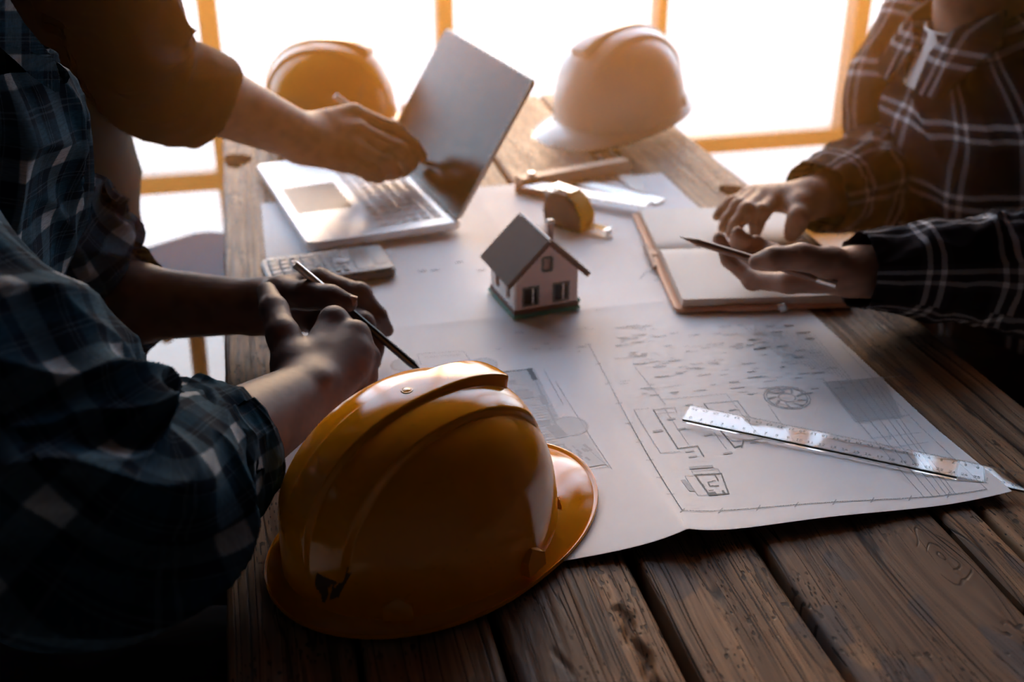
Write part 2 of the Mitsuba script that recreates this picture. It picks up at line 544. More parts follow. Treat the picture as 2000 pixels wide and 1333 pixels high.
def plaid_dark(p, n, uv):
    P = 0.085
    a, b = uv.x / P, uv.y / P
    a, b = a - dr.floor(a), b - dr.floor(b)

    def thread(t):
        return dr.minimum(band(t, 0.41, 0.042) + band(t, 0.59, 0.042), 1), band(t, 0.5, 0.24)
    la, ta = thread(a)
    lb, tb = thread(b)
    c = mix([0.013, 0.009, 0.010], [0.030, 0.026, 0.030], 0.5 * (ta + tb))
    c = mix(c, [0.28, 0.265, 0.28], 0.55 * lb + 0.8 * la)
    return mix(c, [0.55, 0.53, 0.55], la * lb)


scene['shirt_blue'] = pbr(proc(plaid_blue), 0.9, 0.04)
scene['shirt_dark_plaid'] = pbr(proc(plaid_dark), 0.9, 0.04)
scene['shirt_black'] = pbr([0.022, 0.014, 0.014], 0.8, 0.12)
scene['tee_white'] = pbr([0.72, 0.70, 0.70], 0.8, 0.2)


def denim(p, n, uv):
    return mix([0.022, 0.028, 0.026], [0.05, 0.06, 0.055], fbm(p.x * 40, p.y * 40, p.z * 12, 3))


scene['trousers_grey'] = pbr(proc(denim), 0.8, 0.2)
scene['trousers_black'] = pbr([0.008, 0.008, 0.010], 0.9, 0.03)
scene['shoe'] = pbr([0.02, 0.018, 0.017], 0.5)

# ------------------------------------------------------------------ the room
X0, X1, Y0, YW, HT = -2.55, 3.35, -2.6, 3.0, 3.0
add('floor', bx(X0 - 0.1, X1 + 0.1, Y0 - 0.1, YW + 0.06, -0.10, 0), 'concrete')
tag('floor', 'pale polished concrete floor of the room', kind='structure')
add('ceiling', bx(X0 - 0.1, X1 + 0.1, Y0 - 0.1, YW + 0.06, HT, HT + 0.1), 'ceiling_paint')
tag('ceiling', 'dark ceiling of the room', kind='structure')
add('wall_left', bx(X0 - 0.1, X0, Y0, YW + 0.06, 0, HT), 'wall_paint')
tag('wall_left', 'dark wall on the left of the room', kind='structure')
add('wall_right', bx(X1, X1 + 0.1, Y0, YW + 0.06, 0, HT), 'wall_paint')
tag('wall_right', 'dark wall on the right of the room', kind='structure')
add('wall_back', bx(X0, X1, Y0 - 0.1, Y0, 0, HT), 'wall_paint')
tag('wall_back', 'dark wall behind the table and the people', kind='structure')
tag('window_1', 'tall window front with dark posts and a low rail, overexposed daylight behind', kind='structure')
posts = [-0.096 + 0.6 * i for i in range(-4, 6)]
wid = {3: 0.05, 4: 0.05, 5: 0.044, 6: 0.03, 7: 0.048}
for i, x in enumerate(posts):
    w = wid.get(i, 0.048) / 2
    add('window_1__post', bev(x - w, x + w, YW - 0.03, YW + 0.04, 0.06, HT - 0.04, 0.004), 'frame_paint')
xs = [X0] + posts + [X1]
add('window_1__sill_rail', bev(X0, X1, YW - 0.035, YW + 0.045, 0.0, 0.06, 0.004), 'frame_paint')
add('window_1__head_rail', bev(X0, X1, YW - 0.035, YW + 0.045, HT - 0.04, HT, 0.004), 'frame_paint')
for a, b in zip(xs[:-1], xs[1:]):
    add('window_1__rail', bev(a + 0.022, b - 0.022, YW - 0.025, YW + 0.035, 0.275, 0.325, 0.004), 'frame_paint')
    add('window_1__pane', tm([(a, YW + 0.01, 0.05), (b, YW + 0.01, 0.05), (b, YW + 0.01, HT - 0.03), (a, YW + 0.01, HT - 0.03)], [(0, 1, 2), (0, 2, 3)]), 'pane_glass')
add('outdoor_ground', bx(-40, 40, YW + 0.1, 80, -0.2, -0.08), 'terrace')
tag('outdoor_ground', 'pale sunlit paving outside the window front', kind='structure')

# ------------------------------------------------------------------ the table
TX0, TX1, TY0, TY1, TZ = -0.063, 0.690, 0.42, 2.0, 0.75
tag('work_table', 'long rustic table of worn brown planks under the blueprint', 'table')
seams = [-0.063, 0.030, 0.1275, 0.2475, 0.350, 0.509, 0.546, 0.690]


def plank(x0, x1, k):
    fine = 0.0021
    ny = np.unique(np.concatenate([np.arange(TY0, 1.05, fine * 1.6), np.arange(1.05, TY1 + 0.001, 0.012), [TY1]]))
    gl, gr_ = (0.0014, 0.0036, 0.0022, 0.0030)[(k + 1) % 4] if k != 3 else 0.0040, 0.0040 if k == 2 else 0.0017
    nx = np.linspace(0, 1, max(10, int((x1 - x0) / fine)))
    U, Y = np.meshgrid(nx, ny, indexing='ij')
    l = x0 + gl + 0.0022 * (meshkit.fbm(np.stack([Y * 14, 0 * Y + k * 3.1, 0 * Y], -1), 3, 3) - 0.35)
    r = x1 - gr_ - 0.0022 * (meshkit.fbm(np.stack([Y * 14, 0 * Y + k * 5.3 + 9, 0 * Y], -1), 3, 4) - 0.35)
    X = l + (r - l) * U
    z = TZ - 0.0012 * meshkit.fbm(np.stack([X * 25, Y * 6, 0 * X + k], -1), 3, 5)
    d = np.minimum(X - l, r - X)
    z = z - 0.0035 * np.clip(1 - d / 0.005, 0, 1) ** 2
    gr = meshkit.fbm(np.stack([X * 330 + 4 * meshkit.noise(np.stack([X * 20, Y * 3, 0 * X], -1), 8), Y * 4, 0 * X + k], -1), 2, 6)
    z = z - 0.0008 * np.clip((gr - 0.55) / 0.15, 0, 1)
    for gx0, gy0, gx1, gy1, w, dep in GOUGES:
        t = np.clip((Y - gy0) / (gy1 - gy0), 0, 1)
        cx = gx0 + (gx1 - gx0) * t + 0.002 * np.sin(Y * 160)
        on = np.sin(np.pi * np.clip(t, 0.02, 0.98)) ** 0.4 * ((Y > min(gy0, gy1)) & (Y < max(gy0, gy1)))
        z = z - dep * on * np.clip(1.4 - np.abs(X - cx) / w, 0, 1)
    for ky, kx, kr in KNOTS:
        q = np.sqrt(((X - kx) / kr) ** 2 + ((Y - ky) / (kr * 1.9)) ** 2)
        z = z + 0.0002 * np.sin(q * 9) * np.exp(-q * 0.8)
    top = np.stack([X, Y, z], -1)
    n, m = X.shape
    i = np.arange(n * m).reshape(n, m)
    a, b, c, e = i[:-1, :-1].ravel(), i[1:, :-1].ravel(), i[1:, 1:].ravel(), i[:-1, 1:].ravel()
    F = [np.stack([a, b, c], 1), np.stack([a, c, e], 1)]
    V = [top.reshape(-1, 3)]
    loop = np.concatenate([i[:, 0], i[-1, 1:], i[-2::-1, -1], i[0, -2:0:-1]])
    low = top.reshape(-1, 3)[loop].copy(); low[:, 2] = TZ - 0.035
    o = n * m
    V.append(low)
    L = len(loop)
    j = np.arange(L); j2 = (j + 1) % L
    F += [np.stack([loop[j], o + j, loop[j2]], 1), np.stack([loop[j2], o + j, o + j2], 1)]
    V.append([low.mean(0)])
    F.append(np.stack([o + j2, o + j, np.full(L, o + L)], 1))
    return tm(np.vstack(V), np.vstack(F))


p0, p1 = atz(1208, 1185), atz(1290, 1345)
GOUGES = [(p0[0], p0[1], p1[0], p1[1] - 0.03, 0.0042, 0.006)]
p0, p1 = atz(1085, 1265), atz(1110, 1320)
GOUGES.append((p0[0], p0[1], p1[0], p1[1], 0.0018, 0.002))
kn = atz(1840, 1085)
KNOTS = [(kn[1], kn[0], 0.011)]
for k, (a, b) in enumerate(zip(seams[:-1], seams[1:])):
    add('work_table__plank', plank(a, b, k), 'old_wood', smooth=40)
# dark burnt patches in two hollows of the wood
g0, g1 = GOUGES[0][:2], GOUGES[0][2:4]
for (kx, ky, w, l) in ((0.653, 1.434, 0.018, 0.021), (-0.038, 1.735, 0.02, 0.028)):
    t = np.linspace(0, 2 * np.pi, 28, endpoint=False)
    r = 1 + 0.12 * np.sin(3 * t + 1) + 0.07 * np.sin(7 * t)
    pts = np.stack([kx + w * r * np.cos(t), ky + l * r * np.sin(t)], 1)
    add('work_table__knot', extrude(Polygon(pts), TZ - 0.006, TZ + 0.0012), 'char')
add('work_table__underside_board', bx(TX0 + 0.012, TX1 - 0.012, TY0 + 0.01, TY1 - 0.01, TZ - 0.0485, TZ - 0.0365), 'char')
for x in (TX0 + 0.05, TX1 - 0.11):
    for y in (TY0 + 0.08, TY1 - 0.42):
        add('work_table__leg', bev(x, x + 0.06, y, y + 0.06, 0, TZ - 0.0495, 0.004), 'wood_dark')
for y in (TY0 + 0.09, TY1 - 0.40):
    add('work_table__apron', bev(TX0 + 0.115, TX1 - 0.115, y, y + 0.025, TZ - 0.13, TZ - 0.0495, 0.003), 'wood_dark')
for x in (TX0 + 0.06, TX1 - 0.085):
    add('work_table__apron', bev(x, x + 0.025, TY0 + 0.145, TY1 - 0.425, TZ - 0.13, TZ - 0.0495, 0.003), 'wood_dark')
sp = atz(1697, 1237, TZ - 0.004)
add('work_table__nail', put(trimesh.creation.icosphere(2, 0.0018), sp), 'chrome', smooth=True)

# ------------------------------------------------------------------ the blueprint
BX0, BX1, BY0, BY1, BCX = -0.008, 0.580, 0.668, 1.527, 0.2935


def paper_z(x, y):
    x, y = np.asarray(x, float), np.asarray(y, float)
    near = np.clip((0.86 - y) / 0.19, 0, 1)
    z = 0.7508 + 0.0003 * np.sin(x * 17 + y * 5)
    z = z + near ** 1.7 * (0.013 * np.exp(-np.abs(x - BCX) / 0.035) + 0.006 * np.exp(-((x - 0.40) / 0.09) ** 2) + 0.002)
    z = z + 0.0012 * np.exp(-np.abs(x - BCX) / 0.012) * np.clip((y - 0.8) * 3, 0, 1)
    z = z + 0.0008 * np.exp(-np.abs(y - 1.10) / 0.010)
    z = z + 0.005 * np.clip((x - 0.50) / 0.08, 0, 1) ** 2 * np.clip((0.78 - y) / 0.1, 0, 1)
    return z


def sheet(x0, x1, y0, y1, zf, nx, ny, th=0.0004, corner=0.0):
    X, Y = np.meshgrid(np.linspace(x0, x1, nx), np.linspace(y0, y1, ny), indexing='ij')
    Z = zf(X, Y)
    t = np.stack([X, Y, Z], -1).reshape(-1, 3)
    b = t - [0, 0, th]
    i = np.arange(nx * ny).reshape(nx, ny)
    a, c, d, e = i[:-1, :-1].ravel(), i[1:, :-1].ravel(), i[1:, 1:].ravel(), i[:-1, 1:].ravel()
    F = np.vstack([np.stack([a, c, d], 1), np.stack([a, d, e], 1)])
    N = nx * ny
    loop = np.concatenate([i[:, 0], i[-1, 1:], i[-2::-1, -1], i[0, -2:0:-1]])
    j2 = np.roll(loop, -1)
    S = np.vstack([np.stack([loop, loop + N, j2], 1), np.stack([j2, loop + N, j2 + N], 1)])
    return tm(np.vstack([t, b]), np.vstack([F, F[:, ::-1] + N, S]))


add('blueprint', sheet(BX0, BX1, BY0, BY1, paper_z, 240, 300), 'paper', smooth=50)
tag('blueprint', 'large white architectural blueprint with fold lines spread over the wooden table', 'blueprint')


def ink(items, lift):
    vs, fs, o = [], [], 0
    for pl, w in items:
        pl = np.asarray(pl, float)
        for a, b in zip(pl[:-1], pl[1:]):
            L = np.linalg.norm(b - a)
            if L < 1e-6:
                continue
            n = max(1, int(L / 0.012))
            t = np.linspace(0, 1, n + 1)[:, None]
            c = a + (b - a) * t
            d = np.array([-(b - a)[1], (b - a)[0]]) / L * w / 2
            e = (b - a) / L * w / 2
            c[0] -= e; c[-1] += e
            q = np.stack([c + d, c - d], 1).reshape(-1, 2)
            vs.append(np.column_stack([q, paper_z(q[:, 0], q[:, 1]) + lift]))
            k = o + 2 * np.arange(n)
            fs += [np.stack([k, k + 1, k + 3], 1), np.stack([k, k + 3, k + 2], 1)]
            o += 2 * (n + 1)
    m = tm(np.vstack(vs), np.vstack(fs))
    m.invert() if m.face_normals[:, 2].mean() < 0 else None
    return m


def pp(*uv):
    return [atz(u, v, 0.7515)[:2] for u, v in uv]


def rc(x0, y0, x1, y1):
    return [(x0, y0), (x1, y0), (x1, y1), (x0, y1), (x0, y0)]


def fillbox(x0, y0, x1, y1):
    "a filled rectangle as one broad stroke"
    return ([((x0 + x1) / 2, y0 + abs(x1 - x0) / 2), ((x0 + x1) / 2, y1 - abs(x1 - x0) / 2)], abs(x1 - x0)) if abs(x1 - x0) < abs(y1 - y0) else \
        ([(x0 + abs(y1 - y0) / 2, (y0 + y1) / 2), (x1 - abs(y1 - y0) / 2, (y0 + y1) / 2)], abs(y1 - y0))


def circ(c, r, ry=None, n=28):
    t = np.linspace(0, 2 * np.pi, n + 1)
    return np.stack([c[0] + r * np.cos(t), c[1] + (ry or r) * np.sin(t)], 1)


dark, mid, fill = [], [], []
# right half: border with ticks, title block, plans
bl = pp((1187, 742), (1331, 1019), (1925, 966), (1605, 650))
dark.append((pp((1331, 1019), (1925, 966)), 0.0007))
dark.append((pp((1230, 825), (1331, 1019)), 0.0008))
mid.append((pp((1150, 672), (1230, 825)), 0.0008))
mid.append((pp((1925, 966), (1640, 672)), 0.0006))
for (u0, v0), (u1, v1), n in (((1150, 672), (1331, 1019), 9), ((1331, 1019), (1925, 966), 8)):
    for k in range(n):
        a = np.array(pp((u0 + (u1 - u0) * k / n, v0 + (v1 - v0) * k / n))[0])
        mid.append(([a - 0.003, a + 0.003] if n == 8 else [a - [0.004, 0], a + [0.002, 0]], 0.0009))
for s in (0, 0.14, 0.26, 0.36, 0.44, 0.50):
    u = 1605 + 60 * s * 2
    mid.append((pp((1608 + 95 * s * 2, 742 - 4 * s), (1803 + 62 * s * 2, 976 - 9 * s)), 0.0007))
fb = pp((1612, 748), (1722, 738), (1760, 815), (1672, 824))
for t in np.linspace(0, 1, 22):
    a = np.array(fb[0]) * (1 - t) + np.array(fb[3]) * t
    b = np.array(fb[1]) * (1 - t) + np.array(fb[2]) * t
    fill.append(([a, b], 0.0029))
for q in (((1612, 748), (1760, 735)), ((1672, 824), (1775, 812)), ((1700, 858), (1800, 846)), ((1715, 880), (1812, 866))):
    mid.append((pp(*q), 0.0006))
# small floor plan near the bottom of the sheet
c = pp((1357, 934), (1408, 931), (1422, 974), (1385, 978))
for a, b, w in ((0, 1, .0014), (1, 2, .0013), (2, 3, .0014), (3, 0, .0013)):
    dark.append(([c[a], c[b]], w))
for q, w in ((((1382, 950), (1386, 958), (1402, 957)), .0011), (((1382, 950), (1396, 946)), .0009), (((1396, 934), (1402, 946)), .001), (((1411, 969), (1414, 974)), .002), (((1371, 955), (1374, 960)), .0015), (((1384, 968), (1392, 967)), .0009)):
    dark.append((pp(*q), w))
dark.append((pp((1387, 975), (1393, 974)), 0.004))
for q in (((1350, 925), (1402, 921), (1407, 931)), ((1350, 925), (1354, 933)), ((1337, 937), (1362, 979), (1384, 978)), ((1337, 937), (1355, 935))):
    mid.append((pp(*q), 0.0006))
mid += [(pp((1350, 919), (1388, 916)), 0.004), (pp((1335, 948), (1349, 968)), 0.004)]
# the larger plans above it
for q, w in ((((1276, 800), (1318, 795), (1322, 806)), .0009), (((1276, 800), (1324, 878)), .0011), (((1324, 878), (1362, 873), (1374, 894)), .0011), (((1300, 800), (1345, 870)), .0007), (((1238, 800), (1290, 888), (1328, 884)), .0007),
             (((1240, 800), (1268, 797)), .0006), (((1280, 808), (1316, 804)), .0006), (((1375, 788), (1440, 782), (1465, 815)), .0009), (((1375, 788), (1385, 800)), .0011), (((1408, 842), (1435, 876), (1448, 872)), .0013), (((1430, 862), (1500, 866)), .0009),
             (((1448, 876), (1452, 862), (1490, 858)), .001), (((1395, 846), (1418, 878)), .0007), (((1290, 780), (1420, 768)), .0005), (((1200, 700), (1262, 695)), .0006), (((1240, 716), (1300, 790)), .0005), (((1420, 770), (1480, 850)), .0005),
             (((1500, 790), (1555, 870)), .0005), (((1260, 760), (1330, 752)), .0005)):
    (dark if w > .0009 else mid).append((pp(*q), w))
for (u, v, w) in ((1284, 842, .006), (1310, 818, .004), (1330, 838, .004), (1346, 884, .004), (1352, 895, .004), (1420, 888, .005), (1382, 850, .004), (1472, 866, .004), (1430, 800, .003), (1345, 790, .003)):
    mid.append((pp((u - 5, v + 1), (u + 7, v - 1)), w * 0.55))
cc = pp((1537, 776))[0]
for r in (0.022, 0.0195, 0.008):
    mid.append((circ(cc, r), 0.0009))
for k in range(9):
    a = k * 0.7
    mid.append(([(cc[0] + 0.011 * math.cos(a), cc[1] + 0.011 * math.sin(a)), (cc[0] + 0.018 * math.cos(a + .2), cc[1] + 0.018 * math.sin(a + .2))], 0.002))
rs = np.random.default_rng(11)
for k in range(170):                                   # dense notes and legends of the upper plans
    u, v = rs.uniform(1200, 1640), rs.uniform(632, 772)
    if u > 1560 + (v - 632) * 0.75:
        continue
    ln = rs.uniform(6, 26)
    strong = (1440 < u < 1590 and v < 730) and rs.random() < 0.55
    (dark if strong else mid).append((pp((u, v), (u + ln, v - ln * 0.09)), rs.uniform(.0006, .0028) if strong else rs.uniform(.0005, .0016)))
for k in range(16):
    u = 1455 + k * 9
    mid.append((pp((u, 640 + k), (u + 75, 700 + k * 3)), 0.0006))
# left half: the coloured plan behind the helmet
for a in np.linspace(0, 1, 30):
    A, B = np.array(pp((970, 728), (1040, 722))), np.array(pp((1010, 880), (1110, 862)))
    p, q = A[0] * (1 - a) + B[0] * a, A[1] * (1 - a) + B[1] * a
    fill.append(([p, q], 0.0042))
for a in np.linspace(0, 1, 14):
    A, B = np.array(pp((1092, 862), (1140, 850))), np.array(pp((1130, 915), (1178, 908)))
    fill.append(([A[0] * (1 - a) + B[0] * a, A[1] * (1 - a) + B[1] * a], 0.0042))
dark += [(pp((985, 727), (1038, 721)), 0.0022), (pp((1034, 722), (1044, 740)), 0.0052)]
mid += [(pp((1044, 740), (1088, 835)), 0.0022), (pp((1058, 775), (1064, 788)), 0.006), (pp((1020, 858), (1075, 850)), 0.0016), (pp((1070, 872), (1100, 869), (1110, 892)), 0.0022), (pp((1082, 838), (1092, 848)), 0.012)]
for (u, v, l, w, d) in ((982, 747, 18, .008, 1), (1043, 828, 22, .010, 1), (1018, 768, 4, .012, 0), (1026, 772, 4, .012, 0)):
    mid.append((pp((u, v), (u + l, v - l * 0.05)), w))
for c0, r in (((1113, 832), 0.0155), ((945, 712), 0.013), ((790, 712), 0.013)):
    c = pp(c0)[0]
    fill.append((circ(c, r * 0.5), r))
    mid.append((circ(c, r), 0.0006))
for k in range(34):
    u, v = rs.uniform(1098, 1150), rs.uniform(868, 905)
    mid.append((pp((u, v), (u + 5, v + 4)), rs.uniform(.0008, .003)))
for q in (((815, 692), (905, 686), (920, 706)), ((815, 692), (822, 712)), ((830, 698), (900, 693)), ((1085, 745), (1195, 920)), ((1150, 880), (1188, 915), (1140, 921)), ((1062, 722), (1100, 790))):
    mid.append((pp(*q), 0.0006))
for k in range(40):
    u, v = rs.uniform(960, 1280), rs.uniform(540, 690)
    if 960 < u < 1160 and v < 640:
        continue
    mid.append((pp((u, v), (u + rs.uniform(4, 18), v - 1)), rs.uniform(.0005, .0018)))
for (u, v) in ((893, 512), (845, 528), (935, 528), (820, 530)):
    mid.append((pp((u, v), (u + 9, v - 1)), 0.004))
mid.append((pp((1250, 545), (1262, 530), (1280, 528)), 0.0015))
add('blueprint__line_drawing', ink(dark, 0.00050), 'ink_dark')
add('blueprint__line_drawing', ink(mid, 0.00044), 'ink_mid')
add('blueprint__tinted_area', ink(fill, 0.00034), 'ink_fill')
for k_ in ('blueprint__line_drawing', 'blueprint__line_drawing_001', 'blueprint__tinted_area'):
    tag(k_, {'blueprint__line_drawing': 'dark printed outlines', 'blueprint__line_drawing_001': 'grey printed lines', 'blueprint__tinted_area': 'pale blue tinted areas'}[k_], kind='stuff')

# ------------------------------------------------------------------ hard hats


def dome_points(x, y, a=0.122, b=0.103, h=0.150, ribs=True):
    "unit-square coordinates (x along the hat, y across) -> points of the dome"
    X, Y = x * np.sqrt(1 - y * y / 2), y * np.sqrt(1 - x * x / 2)
    rho = np.clip(np.sqrt(X * X + Y * Y), 0, 1)
    ang = rho * np.pi / 2
    s, c = np.sin(ang), np.cos(ang)
    hor = s ** 0.86
    ver = c ** 0.80
    f = hor / np.maximum(rho, 1e-9)
    bx_ = X * f * a * np.where(X > 0, 1.0, 1.06)
    P = np.stack([bx_, Y * f * b, ver * h + 0.012], -1)
    if ribs:
        n = np.stack([P[..., 0] / a ** 2, P[..., 1] / b ** 2, (P[..., 2] - 0.012) / h ** 2], -1)
        n /= np.linalg.norm(n, axis=-1, keepdims=True)
        px_, py_ = P[..., 0], np.abs(P[..., 1])
        sm = lambda e0, e1, v: np.clip((v - e0) / (e1 - e0), 0, 1) ** 2 * (3 - 2 * np.clip((v - e0) / (e1 - e0), 0, 1))
        lon = np.arctan2(P[..., 0], P[..., 2] - 0.0)
        w0 = 0.0135 + 0.002 * sm(-0.5, 0.8, lon)
        cr = sm(w0 + 0.0035, w0 - 0.0015, py_) * sm(0.51, 0.46, lon) * sm(-1.35, -0.9, lon)
        up = 0.0045 + 0.0085 * sm(-0.1, 0.7, lon)
        side = sm(0.048, 0.042, py_) * sm(0.80, 0.50, lon) * sm(-1.3, -0.8, lon)
        P = P + n * (cr * up + side * 0.0055)[..., None]
    return P


def hard_hat(name, mat, loc, rz, res=230, tilt=0.0, sticker=False, sc=(1, 1, 1), detail=True):
    def place(m):
        m = m.copy(); m.apply_scale(sc)
        return put(put(m, ry=tilt), loc, rz)
    g = np.linspace(-1, 1, res)
    yy = np.sign(g) * np.abs(g) ** 1.25
    x, y = np.meshgrid(g, yy, indexing='ij')
    P = dome_points(x, y)
    i = np.arange(res * res).reshape(res, res)
    a, b, c, d = i[:-1, :-1].ravel(), i[1:, :-1].ravel(), i[1:, 1:].ravel(), i[:-1, 1:].ravel()
    shell = tm(P.reshape(-1, 3), np.vstack([np.stack([a, b, c], 1), np.stack([a, c, d], 1)]))
    add(name + '__shell', place(shell), mat, smooth=48)
    n = 200
    th = np.linspace(0, 2 * np.pi, n, endpoint=False)
    ct, st = np.cos(th), np.sin(th)
    front = np.clip(ct, 0, 1)
    peak = front ** 2.2 * np.clip(1.25 - np.abs(st) ** 3, 0, 1)
    rin_x, rin_y = np.where(ct > 0, 0.1195, 0.1265) * ct, 0.1005 * st
    out = np.stack([ct * 1.0, st * 1.0], -1)
    w = 0.011 + 0.047 * np.clip(front ** 2.4, 0, 1) + 0.007 * np.clip(-ct, 0, 1) ** 2
    sec = []
    for f, z0, zf in ((0.0, 0.020, 0.004), (0.10, 0.014, 0.006), (0.35, 0.0095, 0.010), (0.7, 0.0065, 0.006), (0.93, 0.0050, 0.0005), (0.985, 0.0068, 0.0002), (1.02, 0.0068, -0.0002), (1.035, 0.0045, -0.0012), (1.02, 0.0022, -0.0022), (0.95, 0.0015, -0.0026), (0.5, 0.003, 0.001), (0.0, 0.004, 0.002)):
        pp_ = np.stack([rin_x + ct * w * f, rin_y + st * w * f * (1 - 0.25 * front), z0 + zf * peak + 0.004 * peak * (1 - st ** 2)], -1)
        sec.append(pp_)
    G = np.array(sec)
    k, m = len(sec), n
    i = np.arange(k * m).reshape(k, m)
    r1, r2 = i, np.roll(i, -1, 0)
    q = np.stack([r1, r2, np.roll(r2, -1, 1), np.roll(r1, -1, 1)], -1).reshape(-1, 4)
    q = q[:, ::-1]
    add(name + '__brim', place(tm(G.reshape(-1, 3), np.vstack([q[:, [0, 1, 2]], q[:, [0, 2, 3]]]))), mat, smooth=40)
    if detail:
        for az in (77, -77, 135, -135, 33, -33, 162, -162):
            t = math.radians(az)
            e = np.array([math.cos(t) * 0.122, math.sin(t) * 0.1025])
            nrm = unit([math.cos(t) / 0.122, math.sin(t) / 0.1025])
            tg = np.array([-nrm[1], nrm[0]])
            big = abs(az) in (77, 135)
            hw, hh, dp = (0.0115, 0.031, 0.0085) if big else (0.008, 0.022, 0.0045)
            pts = []
            for s_, z_, o_ in ((-1, 0.010, dp), (1, 0.010, dp), (-1, hh * 0.75, dp * 0.8), (1, hh * 0.75, dp * 0.8), (0, hh, dp * 0.3), (-1.15, 0.010, -0.004), (1.15, 0.010, -0.004), (-1, hh * 0.8, -0.006), (1, hh * 0.8, -0.006), (0, hh * 1.1, -0.008)):
                p = e + tg * hw * s_ + nrm * o_
                pts.append((p[0], p[1], z_ + 0.004))
            add(name + '__accessory_slot', place(hull(pts)), mat, smooth=25)
        p = dome_points(np.array([[-0.04]]), np.array([[0.0]]))[0, 0]
        ring = trimesh.creation.torus(0.0042, 0.0008, 32, 10)
        cap = lathe([(0, 0.0012), (0.0030, 0.0010), (0.0038, 0.0002), (0.0040, -0.001), (0, -0.001)], 28)
        add(name + '__button', place(put(cat(ring, cap), p, ry=-0.03)), mat, smooth=40)
    if sticker:
        cx_, cy_ = sticker
        u, v = np.meshgrid(np.linspace(-1, 1, 30), np.linspace(-1, 1, 34), indexing='ij')
        x, y = cx_ + u * 0.125, cy_ + v * 0.125
        P = dome_points(x, y, ribs=False)
        nn = np.stack([P[..., 0] / 0.122 ** 2, P[..., 1] / 0.103 ** 2, P[..., 2] / 0.15 ** 2], -1)
        nn /= np.linalg.norm(nn, axis=-1, keepdims=True)
        P = P + nn * 0.0007
        hole = meshkit.fbm(np.stack([u * 3.5, v * 3.5, 0 * u], -1), 3, 4)
        keep = (np.abs(u) + 0.35 * np.abs(v) < 0.95 + 0.3 * (hole - 0.5)) & (hole > 0.27)
        i = np.arange(u.size).reshape(u.shape)
        a, b, c, d = i[:-1, :-1], i[1:, :-1], i[1:, 1:], i[:-1, 1:]
        ok = keep[:-1, :-1] & keep[1:, :-1] & keep[1:, 1:] & keep[:-1, 1:]
        F = np.vstack([np.stack([a[ok], b[ok], c[ok]], 1), np.stack([a[ok], c[ok], d[ok]], 1)])
        s_ = tm(P.reshape(-1, 3), F); s_.remove_unreferenced_vertices()
        key = add(name + '__sticker_residue', place(s_), 'hat_residue')
        tag(key, 'dark torn sticker residue')


hard_hat('hard_hat', 'hat_yellow', (0.096, 0.722, 0.7518), math.radians(30), 260, sticker=(-0.86, -0.38), sc=(.915, .92, .81))
tag('hard_hat', 'shiny yellow hard hat with raised ribs nearest the viewer on the blueprint edge', 'hard hat')
hard_hat('hard_hat_001', 'hat_yellow', (0.125, 1.885, 0.7492), math.radians(-25), 130, sc=(.88, .88, .86))
tag('hard_hat_001', 'yellow hard hat behind the open laptop at the far end of the table', 'hard hat')
hard_hat('hard_hat_002', 'hat_white', (0.592, 1.775, 0.765), math.radians(205), 130, tilt=0.16, sc=(.945, .945, .90))
tag('hard_hat_002', 'white hard hat at the far right end of the table by the window', 'hard hat')

# ------------------------------------------------------------------ the model house
HA, HB = atz(1005, 622, 0.7525), atz(1125, 602, 0.7525)
hx = unit((HB - HA) * [1, 1, 0]); hy = np.array([-hx[1], hx[0], 0]); hz = np.array([0, 0, 1.0])
HO = HA * [1, 1, 0] + [0, 0, 0.7535]
HW, HD, HH, HG = 0.075, 0.076, 0.048, 0.036


def house(m):
    return frame(m, HO, hx, hy, hz)


def gable(win):
    g = Polygon([(0, 0.003), (HW, 0.003), (HW, HH), (HW / 2, HH + HG), (0, HH)])
    for w in win:
        g = g.difference(w)
    return g


LW, RW = sbox(0.010, 0.012, 0.0275, 0.033), sbox(0.046, 0.012, 0.0635, 0.033)
UWN = rrect(0.0325, 0.0435, 0.050, 0.066, 0.002)
tag('model_house', 'small pink and white model house with a dark gabled roof on the blueprint', 'model house')
up = np.array([[1, 0, 0], [0, 0, 1], [0, 1, 0]])


def wallmesh(poly, y0, th):
    m = extrude(poly, 0, th)
    v = m.vertices.copy()
    return tm(np.stack([v[:, 0], y0 + v[:, 2], v[:, 1]], 1), m.faces[:, ::-1])


add('model_house__gable_wall', house(wallmesh(gable([LW, RW, UWN]), 0, 0.0025)), 'house_wall')
add('model_house__gable_wall', house(wallmesh(gable([rrect(0.028, 0.054, 0.0045, 0.036, 0.002), RW]), HD - 0.0025, 0.0025)), 'house_wall')
side = sbox(0, 0.003, HD, HH).difference(sbox(0.014, 0.014, 0.028, 0.036)).difference(sbox(0.048, 0.014, 0.062, 0.036))
for x in (0, HW - 0.0025):
    m = extrude(side, 0, 0.0025)
    v = m.vertices
    add('model_house__side_wall', house(tm(np.stack([x + v[:, 2], v[:, 0], v[:, 1]], 1), m.faces)), 'house_white')


def wframe(poly, y, th=0.0022, mat='window_grey'):
    ring = poly.buffer(0.0012, join_style=2).difference(poly.buffer(-0.0012, join_style=2))
    add('model_house__window_frame', house(wallmesh(ring, y, th)), mat)


